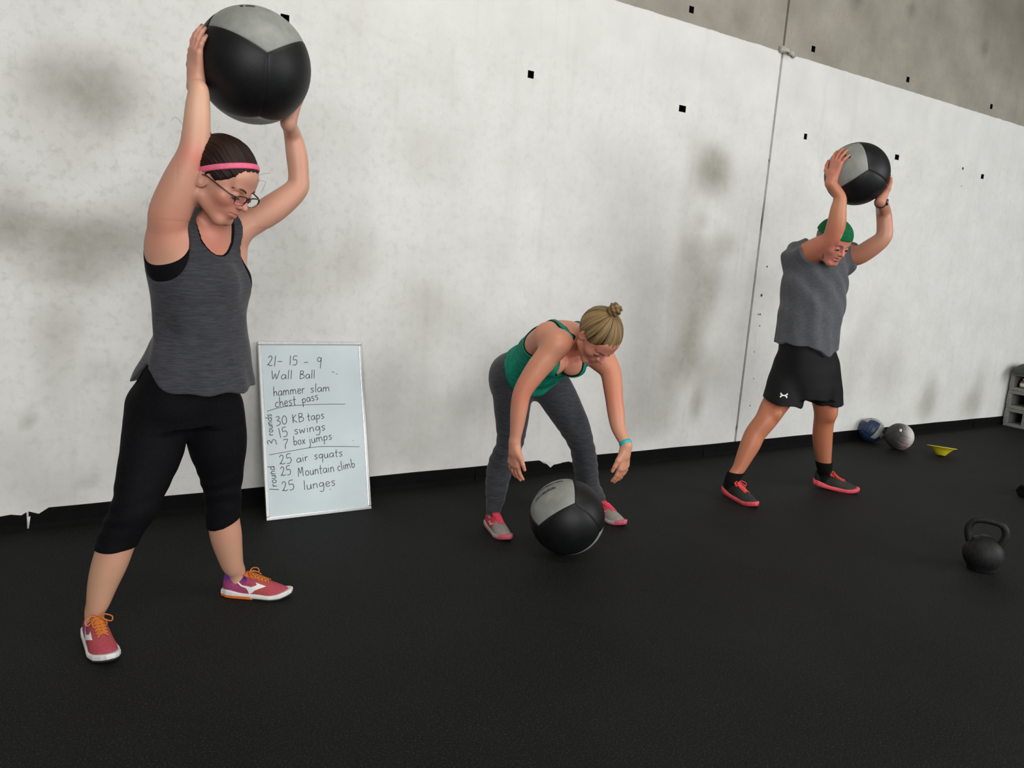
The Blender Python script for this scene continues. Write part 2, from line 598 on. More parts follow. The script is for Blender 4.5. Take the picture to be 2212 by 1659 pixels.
# ------------------------------------------------------------------ room shell
M_WALL = mat_wall(); M_FLOOR = mat_floor()
M_RUBBER = plain('black_rubber', (.0022, .0022, .0022), .8, spec=.12, sc=14, var=.4)
M_HOLE = plain('black_plastic_recess', (.004, .004, .004), .8, spec=.1)
M_GASKET = plain('grey_joint_sealant', (.16, .155, .14), .8, sc=40, var=.4)
M_RAW = plain('raw_concrete', (.22, .21, .19), .85, sc=8, var=.25, bump=.002)

X0, X1, ZT = -4.0, 18.0, 6.0
JX = onwall(1588, 952)[0]
mkmesh('floor', [(X0 - 1, -11, 0), (X1 + 1, -11, 0), (X1 + 1, .3, 0), (X0 - 1, .3, 0)], [(0, 1, 2, 3)], M_FLOOR, False, kind='structure')
cl = MB().box(((X0 + X1) / 2, -4.2, ZT + .1), ((X1 - X0) / 2 + .5, 4.6, .1)).build('ceiling', M_RAW, smooth=False, kind='structure')
wall_back = MB().box(((X0 + X1) / 2, .16, ZT / 2), ((X1 - X0) / 2, .05, ZT / 2)).build('wall_back', M_GASKET, smooth=False, kind='structure')
MB().box((X0 - .1, -4.2, ZT / 2), (.1, 4.45, ZT / 2)).build('wall_left', M_RAW, smooth=False, kind='structure')
MB().box((X1 + .1, -4.2, ZT / 2), (.1, 4.45, ZT / 2)).build('wall_right', M_RAW, smooth=False, kind='structure')

# stains on the wall: (u, v, ru, rv, strength) measured on the wall, kept in wall metres
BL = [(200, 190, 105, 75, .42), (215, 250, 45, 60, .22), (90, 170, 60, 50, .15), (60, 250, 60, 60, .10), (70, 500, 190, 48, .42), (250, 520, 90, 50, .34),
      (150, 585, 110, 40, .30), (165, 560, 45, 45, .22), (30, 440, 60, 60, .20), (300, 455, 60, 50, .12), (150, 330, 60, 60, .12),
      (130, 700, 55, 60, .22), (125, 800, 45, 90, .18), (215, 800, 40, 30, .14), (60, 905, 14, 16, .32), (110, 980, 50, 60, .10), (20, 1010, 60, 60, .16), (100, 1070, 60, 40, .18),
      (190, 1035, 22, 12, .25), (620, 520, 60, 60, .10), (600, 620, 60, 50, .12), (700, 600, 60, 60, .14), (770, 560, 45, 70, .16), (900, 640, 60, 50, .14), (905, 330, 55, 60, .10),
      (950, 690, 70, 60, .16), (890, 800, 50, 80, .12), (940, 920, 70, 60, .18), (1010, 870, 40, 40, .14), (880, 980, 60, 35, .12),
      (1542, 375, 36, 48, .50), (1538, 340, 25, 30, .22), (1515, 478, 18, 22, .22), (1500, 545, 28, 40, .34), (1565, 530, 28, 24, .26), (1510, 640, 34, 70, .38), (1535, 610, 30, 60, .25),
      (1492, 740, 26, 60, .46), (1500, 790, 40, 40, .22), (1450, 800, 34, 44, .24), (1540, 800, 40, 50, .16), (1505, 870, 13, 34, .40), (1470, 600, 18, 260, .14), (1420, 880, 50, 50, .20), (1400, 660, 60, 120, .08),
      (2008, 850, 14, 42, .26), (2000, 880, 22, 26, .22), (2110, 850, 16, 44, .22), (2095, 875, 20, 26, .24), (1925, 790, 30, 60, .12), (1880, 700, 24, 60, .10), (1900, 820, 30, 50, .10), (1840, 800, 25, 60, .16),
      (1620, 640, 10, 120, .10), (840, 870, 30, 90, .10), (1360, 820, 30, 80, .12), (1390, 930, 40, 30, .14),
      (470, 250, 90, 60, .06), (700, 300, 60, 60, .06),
      # unpainted concrete above
      (1852, 5, 11, 10, .55), (1970, 20, 9, 16, .5), (2127, 106, 8, 16, .45), (1600, 40, 18, 30, .25), (2205, 20, 95, 90, .42), (2230, 130, 60, 80, .22), (2000, 60, 120, 60, .12), (1450, 5, 90, 20, .10), (1700, 20, 20, 40, .15)]
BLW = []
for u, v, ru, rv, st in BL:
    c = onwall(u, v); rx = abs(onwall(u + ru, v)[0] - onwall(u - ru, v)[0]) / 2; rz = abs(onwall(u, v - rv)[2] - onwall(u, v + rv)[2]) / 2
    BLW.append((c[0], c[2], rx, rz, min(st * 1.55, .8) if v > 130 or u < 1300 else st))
HOLES = [(x, z) for x in (1.10, 2.535, 3.755, 5.02, 6.225, 7.60, 8.85, 10.1, 11.3) for z in (2.44,)] + \
        [(x, 3.06) for x in (1.10, 2.53, 3.735, 4.985, 6.21, 7.55, 8.8, 10.05)]
HW = .021


def wall_panel(xa, xb, top, ztop):
    xs = set(np.round(np.arange(xa, xb, .05), 4)) | {xa, xb}; zs = set(np.round(np.arange(0, ztop, .05), 4)) | {0., ztop}
    hs = [(x, z) for x, z in HOLES if xa < x < xb]
    for x, z in hs:
        for lst, c in ((xs, x), (zs, z)):
            for q in [q for q in lst if abs(q - c) < HW + .012]: lst.discard(q)
            lst.add(round(c - HW, 4)); lst.add(round(c + HW, 4))
    xs = np.array(sorted(xs)); zs = np.array(sorted(zs)); nx, nz = len(xs), len(zs)
    G = np.stack(np.meshgrid(xs, zs, indexing='ij'), -1).reshape(-1, 2)
    V = np.stack([G[:, 0], np.zeros(len(G)), G[:, 1]], 1)
    ii, jj = np.meshgrid(np.arange(nx - 1), np.arange(nz - 1), indexing='ij'); ii = ii.ravel(); jj = jj.ravel()
    cx = (xs[ii] + xs[ii + 1]) / 2; cz = (zs[jj] + zs[jj + 1]) / 2
    keep = np.ones(len(ii), bool)
    for x, z in hs: keep &= ~((np.abs(cx - x) < HW) & (np.abs(cz - z) < HW))
    ii = ii[keep]; jj = jj[keep]
    F = np.stack([ii * nz + jj, (ii + 1) * nz + jj, (ii + 1) * nz + jj + 1, ii * nz + jj + 1], 1)
    # returns round the edge: side strips back into the joint
    n0 = len(V); ex = []
    for x in (xa, xb):
        ex += [(x, 0, 0), (x, .11, 0), (x, .11, ztop), (x, 0, ztop)]
    V = np.concatenate([V, np.array(ex)]); F = np.concatenate([F, [[n0, n0 + 3, n0 + 2, n0 + 1], [n0 + 4, n0 + 5, n0 + 6, n0 + 7]]])
    d = np.zeros(len(V)); g = np.zeros(len(V))
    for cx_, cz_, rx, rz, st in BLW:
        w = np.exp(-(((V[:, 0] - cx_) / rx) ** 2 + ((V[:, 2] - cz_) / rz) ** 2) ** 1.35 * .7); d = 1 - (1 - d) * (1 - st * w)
    g = np.clip(.35 + .65 * np.exp(-((V[:, 0] - 0.2) / 1.4) ** 2 - ((V[:, 2] - 1.5) / .9) ** 2), 0, 1) * (V[:, 2] < 2.6)
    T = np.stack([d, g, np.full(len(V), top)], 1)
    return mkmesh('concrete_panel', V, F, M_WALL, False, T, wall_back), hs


def rename_attr(o):
    o.data.color_attributes['tint'].name = 'dirt'


TOPL = onwall(1564, 74)[2]; TOPR = onwall(1918, 183)[2]
GAP = .011
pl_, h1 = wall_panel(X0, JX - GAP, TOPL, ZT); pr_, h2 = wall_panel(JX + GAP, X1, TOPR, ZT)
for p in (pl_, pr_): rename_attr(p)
pl_['label'] = 'left concrete panel, painted white below and raw above'; pr_['label'] = 'right concrete panel, painted white below and raw above'
for x, z in HOLES:
    b = MB(); w = HW
    b.add([(x - w, 0, z - w), (x + w, 0, z - w), (x + w, 0, z + w), (x - w, 0, z + w), (x - w, .05, z - w), (x + w, .05, z - w), (x + w, .05, z + w), (x - w, .05, z + w)],
          [(4, 5, 6, 7), (0, 1, 5, 4), (2, 3, 7, 6), (3, 0, 4, 7), (1, 2, 6, 5)])
    b.build('form_tie_recess', M_HOLE, wall_back, False)
# sealant bead in the joint, painted over with the wall below the edge, dark above
M_JW = plain('painted_sealant', (.36, .35, .33), .7, sc=30, var=.35); M_JD = plain('dark_foam_backer', (.035, .028, .018), .9, sc=30, var=.4)
MB().box((JX, .024, TOPL / 2), (GAP, .010, TOPL / 2)).build('joint_sealant', M_JW, wall_back, False)
MB().box((JX, .075, (TOPL + ZT) / 2), (GAP, .02, (ZT - TOPL) / 2)).build('joint_backer', M_JD, wall_back, False)
for z0, z1 in ((1.62, 1.95), (.16, .24), (2.2, 2.24)):
    MB().tube([(JX - .004, .012, z0), (JX + .002, .011, (z0 + z1) / 2), (JX - .003, .012, z1)], [.002, .006, .002], 6).build('sealant_crack', M_HOLE, wall_back)
# loose masking-tape strip hanging at the joint on the paint's edge
M_TAPE = plain('masking_tape', (.40, .385, .34), .6, sc=60, var=.3)
tp = MB(); a = onwall(1681, 112); b_ = onwall(1719, 118)
pts = [a + (0, -.004, .02), a + (.05, -.05, .012), (a + b_) / 2 + (0, -.03, 0), b_ + (-.03, -.012, -.01), b_ + (0, -.004, 0)]
sp_ = spline(pts, 6); V = []; F = []
for i, p in enumerate(sp_):
    wv = .018 + .006 * math.sin(i * .8)
    V += [p + np.array([0, -.006 * math.sin(i * .5), wv]), p + np.array([0, .0, -wv])]
for i in range(len(sp_) - 1): F.append((2 * i, 2 * i + 1, 2 * i + 3, 2 * i + 2))
o = tp.add(V, F).build('masking_tape', M_TAPE, wall_back); so = o.modifiers.new('s', 'SOLIDIFY'); so.thickness = .001
# little bolt holes and chips beside the joint
M_CHIP = plain('dark_chip', (.05, .045, .04), .9, sc=90, var=.4)
for u, v, r in ((1645, 638, 3), (1642, 679, 2), (1638, 679, 1.6), (1641, 704, 1.6), (1629, 760, 1.2), (1628, 818, 1.3), (2080, 364, 3.5), (2077, 402, 1.4), (1620, 876, 1.4), (1657, 576, 2)):
    c = onwall(u, v); rr = r * .004
    MB().lathe([(rr, 0), (rr * .8, -.0015), (.0001, -.001)], c, [[1, 0, 0], [0, 0, 1], [0, 1, 0]], 8).build('wall_chip', M_CHIP, wall_back)


# black rubber cove base along the wall, torn open in two places
def cove(x0, x1, prof, hgt=.092):
    xs = list(np.arange(x0, x1, .04)) + [x1]; V = []; F = []
    for x in xs:
        hz = hgt - prof(x)
        for y, z in ((-.016, 0.), (-.012, .006), (-.005, .02), (-.004, max(hz - .004, .021)), (-.002, max(hz, .022)), (0., max(hz, .022))): V.append((x, y, z))
    for i in range(len(xs) - 1):
        for j in range(5): F.append((i * 6 + j, (i + 1) * 6 + j, (i + 1) * 6 + j + 1, i * 6 + j + 1))
    F.append((0, 1, 2, 3, 4, 5)); n = (len(xs) - 1) * 6; F.append(tuple(n + k for k in (5, 4, 3, 2, 1, 0)))
    return V, F


def torn(x):
    ta = onwall(1175, 1003)[0]; tb = onwall(1243, 997)[0]
    if ta < x < tb: return .012 + .022 * abs(math.sin(x * 41)) + .010 * math.sin(x * 97) ** 2
    if x < .04: return .010 + .016 * abs(math.sin(x * 31)) + .006 * math.sin(x * 83)
    return .001 * math.sin(x * 9)


bb = None
segs = [(X0, -.02), (-.012, 2.33), (2.3305, JX - .35), (JX - .3495, 8.2), (8.2005, X1)]
for i, (a_, b2) in enumerate(segs):
    V, F = cove(a_, b2, torn)
    if bb is None: bb = mkmesh('baseboard_back', V, F, M_RUBBER, False, kind='structure')
    else: mkmesh('cove_strip', V, F, M_RUBBER, False, parent=bb)
# paint flake stuck over the tear and paint drip at the left
M_PAINT = plain('white_wall_paint', (.62, .61, .58), .6, sc=20, var=.1)
tc_ = onwall(1188, 1003)
V = [onwall(u, v, -.0065) for u, v in ((1172, 996), (1182, 997), (1196, 998), (1206, 997), (1214, 1000), (1196, 1004), (1189, 1010), (1183, 1004))]
mkmesh('paint_flake', V, [tuple(range(8))], M_PAINT, False, parent=wall_back)
V = [onwall(u, v, -.0075) for u, v in ((58, 1118), (66, 1115), (64, 1128), (63, 1140), (60, 1140), (60, 1128))]
mkmesh('paint_flake', V, [tuple(range(6))], M_PAINT, False, parent=wall_back)


# ------------------------------------------------------------------ panelled balls
def panel_faces(M3, C, R, face, n, a0, a1, b0, b1, bulge, seam, flip=False):
    """part of a cube-sphere face, edges sunk into the seam"""
    V = []; F = []
    ax = face // 2; sg = 1 if face % 2 == 0 else -1
    for i in range(n + 1):
        for j in range(n + 1):
            s, t = i / n, j / n
            # keep a rounded rim: samples are bunched near the edge
            ss = .5 - .5 * math.cos(math.pi * s); tt = .5 - .5 * math.cos(math.pi * t)
            x = math.tan((a0 + (a1 - a0) * ss) * math.pi / 4); y = math.tan((b0 + (b1 - b0) * tt) * math.pi / 4)
            v = [0, 0, 0]; v[ax] = sg; v[(ax + 1) % 3] = x; v[(ax + 2) % 3] = y
            v = nrm(v)
            e = min(ss * (a1 - a0), (1 - ss) * (a1 - a0), tt * (b1 - b0), (1 - tt) * (b1 - b0)) * R * math.pi / 4
            rr = R - bulge * math.exp(-(e / seam) ** 1.0)
            V.append(C + M3 @ (v * rr))
    for i in range(n):
        for j in range(n):
            q = (i * (n + 1) + j, (i + 1) * (n + 1) + j, (i + 1) * (n + 1) + j + 1, i * (n + 1) + j + 1)
            F.append(q if sg > 0 else q[::-1])
    return V, F


def ball_frame(C, R, kpx, epx):
    """rotation that puts cube corner (1,1,1) at pixel kpx and runs the edge to (-1,1,1) towards pixel epx"""
    def hit(px):
        d = nrm(ray(*px)); oc = CAM - C; b = oc @ d; disc = b * b - (oc @ oc - R * R)
        t = -b - math.sqrt(max(disc, 0)); return nrm(CAM + d * t - C)
    k = hit(kpx); e = hit(epx); w = nrm(np.array([1., 1, 1])); w2 = nrm(np.array([1., -1, 1]))
    A = np.stack([w, nrm(w2 - w * (w2 @ w)), np.cross(w, nrm(w2 - w * (w2 @ w)))], 1)
    t = nrm(e - k * (e @ k)); B = np.stack([k, t, np.cross(k, t)], 1)
    return B @ A.T


def mat_leather(name, col, mot):
    t = NT(name); n = t.noise(190, 3, .6); b = t.noise(16, 6, .65)
    t.base(t.mix(col, mot, t.ramp(b, [(.35, 0.), (.75, 1.)]))).set(.5, 0, .3); t.bump(n, .35, .0008)
    return t.m


M_BLK = mat_leather('black_vinyl', (.0038, .0040, .0048), (.008, .0085, .0095)); M_GRY = mat_leather('grey_vinyl', (.21, .22, .205), (.30, .305, .285))
M_SEAM = plain('seam_thread', (.003, .003, .003), .8)
M_PRINT = plain('worn_black_print', (.02, .02, .02), .7, sc=120, var=.5)


def medicine_ball(C, R, kpx, epx, label, marks):
    root = empty('medicine_ball', (C[0], C[1], C[2] - R), label, 'exercise ball')
    Mx = ball_frame(C, R, kpx, epx)
    core = MB(); n = 24; core.lathe([(R * .985 * math.sin(a), -R * .985 * math.cos(a)) for a in np.linspace(.001, math.pi - .001, 20)], C, None, 32)
    core.build('seam', M_SEAM, root)
    grey = None
    for f in range(6):
        V, F = panel_faces(Mx, C, R, f, 22, -1, 1, -1, 1, .0028, .004)
        g = f in (4, 5)
        o = mkmesh('panel', V, F, M_GRY if g else M_BLK, True, None, root)
        if g: o['label'] = 'grey vinyl panel'
        if f == 4: grey = o
    # worn lettering: dashes on the grey panel
    if marks:
        g = Mx @ np.array([0, 0, 1.]); ex = Mx @ np.array([1., 0, 0]); ey = Mx @ np.array([0, 1., 0])
        decal(grey, C + g * R, ex, ey, -g, marks, .0006, M_PRINT, 'worn_print', root, .012)['kind'] = 'stuff'
    return root


def dashes(x0, y0, dx, dy, n, w, h, seed):
    r = random.Random(seed); out = []; L = math.hypot(dx, dy); ux, uy = dx / L, dy / L
    for i in range(n):
        x = x0 + dx * i / n; y = y0 + dy * i / n; ww = w * r.uniform(.5, 1.); hh = h * r.uniform(.7, 1.2)
        out.append([(x, y), (x + ux * ww, y + uy * ww), (x + ux * ww - uy * hh, y + uy * ww + ux * hh), (x - uy * hh, y + ux * hh)])
    return out


F1 = Fr(.43, -1.17); F2 = Fr(2.25, -.75); F3 = Fr(4.1, -.85)
B1 = F1.P(548, 143, -.06); R1 = .182
B2 = onfloor(1225, 1118); B2 = CAM + ray(1225, 1116) * ((CAM_H - .18) / -ray(1225, 1116)[2]); R2 = .18
B3 = F3.P(1851, 376, -.20); R3 = .176
medicine_ball(B1, R1, (578, 113), (452, 54), 'black medicine ball with grey panels raised overhead by the woman in a grey tank top',
              dashes(.030, -.050, -.030, .035, 3, .018, .016, 1))
medicine_ball(B2, R2, (1242, 1086), (1161, 1137), 'black and grey medicine ball resting on the floor under the bending woman',
              dashes(-.035, -.085, 0, .17, 14, .016, .011, 2) + dashes(.016, -.065, 0, .12, 13, .008, .017, 3))
medicine_ball(B3, R3, (1876, 366), (1828, 397), 'black and grey medicine ball held overhead by the man in a green cap',
              dashes(-.015, .025, .035, .025, 3, .02, .016, 4))


# ------------------------------------------------------------------ whiteboard with handwriting
M_ALU = plain('brushed_aluminium', (.62, .63, .63), .32, .85, sc=80, var=.08)
t = NT('whiteboard_enamel'); t.base(t.mix((.57, .66, .70), (.65, .73, .76), t.ramp(t.noise(5, 5), [(.3, 0.), (.75, 1.)]))).set(.28, 0, .5); M_WB = t.m
M_INK = plain('black_marker', (.018, .018, .02), .5, sc=200, var=.3)
q00 = onfloor(576, 1125); q10 = onfloor(803, 1100); q01 = onwall(549, 737, -.025); q11 = onwall(776, 739, -.025)
q00[1] = q10[1] = (q00[1] + q10[1]) / 2
q10 = onplane(803, 1100, q00, np.array([0, 0, 1.])) * np.array([1, 0, 1]) + np.array([0, q00[1], 0])
bx = nrm(q10 - q00 + (q11 - q01)); by = (q01 + q11) / 2 - (q00 + q10) / 2; by = nrm(by - bx * (by @ bx)); bn = np.cross(bx, by)
bw = np.linalg.norm(q10 - q00); bh = np.linalg.norm((q01 + q11) / 2 - (q00 + q10) / 2)
bw = (bw + np.linalg.norm(q11 - q01)) / 2
bo = (q00 + q10) / 2 - bx * bw / 2
if bn @ (CAM - bo) < 0: bn = -bn
bax = np.array([bx, by, bn])
board = empty('whiteboard', bo + bx * bw / 2, 'small framed whiteboard with handwritten workout list, leaning against the white wall', 'whiteboard')
MB().box(bo + bx * bw / 2 + by * bh / 2 - bn * .009, (bw / 2 - .006, bh / 2 - .006, .006), bax).build('board_panel', M_WB, board, False)
fw = .009
for c, hx, hy in ((bo + bx * bw / 2 + by * fw, bw / 2, fw), (bo + bx * bw / 2 + by * (bh - fw), bw / 2, fw),
                  (bo + bx * fw + by * bh / 2, fw, bh / 2 - 2 * fw), (bo + bx * (bw - fw) + by * bh / 2, fw, bh / 2 - 2 * fw)):
    bevel(MB().box(c - bn * .006, (hx, hy, .009), bax).build('frame_rail', M_ALU, board, False), .003)
G = {  # single-stroke handwriting: polylines in a box, baseline 0, x-height .5, ascender 1
    'a': (.5, [[(.42, .42), (.25, .5), (.08, .38), (.05, .15), (.18, .02), (.33, .1), (.42, .3), (.43, .45), (.44, .1), (.5, .02)]]),
    'b': (.48, [[(.08, 1), (.08, .02)], [(.08, .3), (.25, .45), (.42, .32), (.38, .08), (.2, .0), (.08, .08)]]),
    'c': (.42, [[(.4, .42), (.25, .5), (.08, .35), (.08, .12), (.22, .0), (.4, .06)]]),
    'd': (.5, [[(.4, .4), (.22, .48), (.06, .3), (.1, .06), (.28, .02), (.42, .2)], [(.45, 1), (.43, .5), (.44, .02)]]),
    'e': (.44, [[(.08, .24), (.38, .3), (.34, .46), (.18, .5), (.07, .3), (.1, .08), (.25, .0), (.42, .08)]]),
    'g': (.5, [[(.42, .42), (.22, .5), (.07, .35), (.12, .14), (.3, .14), (.42, .34)], [(.44, .48), (.43, -.2), (.3, -.42), (.08, -.36)]]),
    'h': (.46, [[(.08, 1), (.07, .0)], [(.07, .28), (.22, .48), (.36, .42), (.4, .02)]]),
    'i': (.2, [[(.1, .5), (.1, .02)], [(.1, .72), (.11, .76)]]),
    'j': (.26, [[(.2, .5), (.18, -.3), (.02, -.42)], [(.2, .72), (.21, .76)]]),
    'l': (.18, [[(.1, 1), (.09, .0)]]),
    'm': (.72, [[(.06, .5), (.06, .0)], [(.06, .32), (.2, .5), (.3, .4), (.32, .0)], [(.32, .32), (.48, .5), (.6, .38), (.64, .0)]]),
    'n': (.46, [[(.07, .5), (.07, .0)], [(.07, .3), (.22, .5), (.36, .4), (.4, .0)]]),
    'o': (.46, [[(.22, .5), (.06, .36), (.08, .1), (.24, .0), (.4, .14), (.38, .4), (.22, .5)]]),
    'p': (.48, [[(.08, .5), (.06, -.42)], [(.08, .36), (.25, .5), (.42, .36), (.36, .1), (.18, .04), (.08, .12)]]),
    'q': (.48, [[(.4, .42), (.22, .5), (.06, .34), (.12, .1), (.3, .1), (.41, .3)], [(.43, .5), (.4, -.45)]]),
    'r': (.36, [[(.07, .5), (.07, .0)], [(.07, .3), (.18, .46), (.34, .48)]]),
    's': (.4, [[(.36, .45), (.2, .5), (.08, .4), (.2, .27), (.33, .15), (.24, .0), (.05, .04)]]),
    't': (.36, [[(.18, .85), (.17, .05), (.28, .0)], [(.02, .5), (.36, .52)]]),
    'u': (.48, [[(.07, .5), (.08, .12), (.2, .0), (.36, .12), (.4, .5), (.41, .1), (.46, .0)]]),
    'w': (.6, [[(.05, .5), (.14, .02), (.28, .38), (.42, .02), (.54, .5)]]),
    'x': (.42, [[(.05, .5), (.38, .0)], [(.38, .5), (.05, .0)]]),
    'W': (.8, [[(.05, .95), (.16, .02), (.36, .6), (.48, .02), (.72, .98)]]),
    'B': (.55, [[(.1, .92), (.08, .0)], [(.1, .92), (.38, .86), (.36, .6), (.12, .52), (.44, .42), (.46, .12), (.08, .0)]]),
    'K': (.5, [[(.1, .95), (.08, .0)], [(.42, .85), (.1, .42), (.45, .02)]]),
    'M': (.75, [[(.05, .0), (.12, .9), (.3, .3), (.52, .95), (.58, .0)]]),
    '0': (.5, [[(.26, .9), (.08, .6), (.08, .2), (.25, .02), (.43, .25), (.42, .7), (.26, .9)]]),
    '1': (.22, [[(.1, .95), (.11, .0)]]),
    '2': (.52, [[(.1, .72), (.24, .92), (.4, .76), (.3, .4), (.08, .05), (.16, .16), (.3, .02), (.5, .1)]]),
    '3': (.46, [[(.08, .85), (.28, .92), (.36, .72), (.16, .5), (.38, .38), (.36, .08), (.05, .0)]]),
    '5': (.5, [[(.42, .9), (.12, .88), (.1, .52), (.32, .54), (.42, .28), (.3, .02), (.05, .02)]]),
    '7': (.42, [[(.05, .85), (.4, .9), (.24, .4), (.22, .0)]]),
    '9': (.42, [[(.36, .8), (.2, .92), (.07, .72), (.18, .56), (.35, .66), (.38, .85), (.34, .0)]]),
    '-': (.5, [[(.05, .45), (.42, .47)]]), ' ': (.35, [])}
CX0, CY0, CS = 530., 720., 3.9517


def write(words):
    for (txt, x0, y0, x1, y1, hh, th) in words:
        adv = sum(G[c][0] + .06 for c in txt); b = MB()
        p0 = np.array([x0, y0], float); d = (np.array([x1, y1], float) - p0); L = np.linalg.norm(d); ex = d / L
        ey = np.array([ex[1], -ex[0]]); k = L / adv; x = 0.
        for c in txt:
            w, st = G[c]
            for line in st:
                pts = []
                pl = spline([np.array(q) for q in line], 4) if len(line) > 2 else [np.array(q) for q in line]
                for qx, qy in pl:
                    px = p0 + ex * (x + qx) * k + ey * qy * hh + ex * qy * hh * .06
                    pts.append(onplane(CX0 + px[0] / CS, CY0 + px[1] / CS, bo, bn))
                ribbon(b, pts, .0016)
            x += w + .06
        b.build('handwriting', M_INK, board, False)


def ribbon(b, pts, r, off=.0006):
    V = []; m = len(pts)
    for i in range(m):
        a = pts[max(i - 1, 0)]; c = pts[min(i + 1, m - 1)]; t = nrm(c - a + 1e-9); s = np.cross(bn, t)
        base = pts[i] - bn * ((pts[i] - bo) @ bn) - bn * (.003 - off)
        V += [base + s * r, base - s * r, base + s * r + bn * .0005, base - s * r + bn * .0005]
    F = []
    for i in range(m - 1):
        q = i * 4; F += [(q + 2, q + 3, q + 7, q + 6), (q, q + 2, q + 6, q + 4), (q + 1, q + 5, q + 7, q + 3)]
    b.add(V, F)


write([('21-', 180, 277, 325, 285, 95, 0), ('15', 372, 270, 455, 270, 85, 0), ('-', 495, 285, 548, 285, 80, 0), ('9', 605, 300, 655, 300, 105, 0),
       ('Wall', 220, 392, 405, 390, 78, 0), ('Ball', 462, 388, 600, 384, 74, 0),
       ('hammer', 240, 538, 515, 508, 82, 0), ('slam', 555, 504, 728, 494, 74, 0), ('chest', 255, 632, 440, 606, 84, 0), ('pass', 488, 598, 632, 562, 76, 0),
       ('30', 262, 790, 368, 772, 84, 0), ('KB', 402, 768, 512, 750, 80, 0), ('taps', 530, 748, 682, 724, 76, 0),
       ('15', 292, 895, 378, 872, 88, 0), ('swings', 418, 862, 692, 824, 78, 0), ('7', 318, 988, 372, 984, 90, 0), ('box', 412, 955, 518, 942, 78, 0), ('jumps', 540, 942, 748, 902, 74, 0),
       ('25', 288, 1124, 412, 1102, 88, 0), ('air', 440, 1106, 545, 1086, 76, 0), ('squats', 588, 1076, 838, 1046, 74, 0),
       ('25', 300, 1222, 404, 1202, 86, 0), ('Mountain', 452, 1224, 766, 1180, 84, 0), ('climb', 790, 1176, 944, 1140, 78, 0),
       ('25', 312, 1354, 434, 1328, 90, 0), ('lunges', 500, 1338, 778, 1296, 82, 0),
       ('rounds', 240, 872, 222, 684, 62, 0), ('3', 268, 955, 262, 893, 82, 0), ('1', 288, 1345, 288, 1318, 84, 0), ('round', 272, 1308, 248, 1128, 70, 0)])
b = MB()
for line in ([(185, 665), (290, 635), (400, 618), (620, 606), (855, 604)], [(205, 1038), (380, 1006), (600, 970), (780, 966), (975, 968)], [(740, 326), (760, 334)], [(776, 345), (790, 348)], [(918, 912), (922, 917)], [(722, 1330), (728, 1336)]):
    ribbon(b, [onplane(CX0 + p[0] / CS, CY0 + p[1] / CS, bo, bn) for p in (spline([np.array(q) for q in line], 5) if len(line) > 2 else [np.array(q) for q in line])], .0013)
b.build('handwriting', M_INK, board, False)


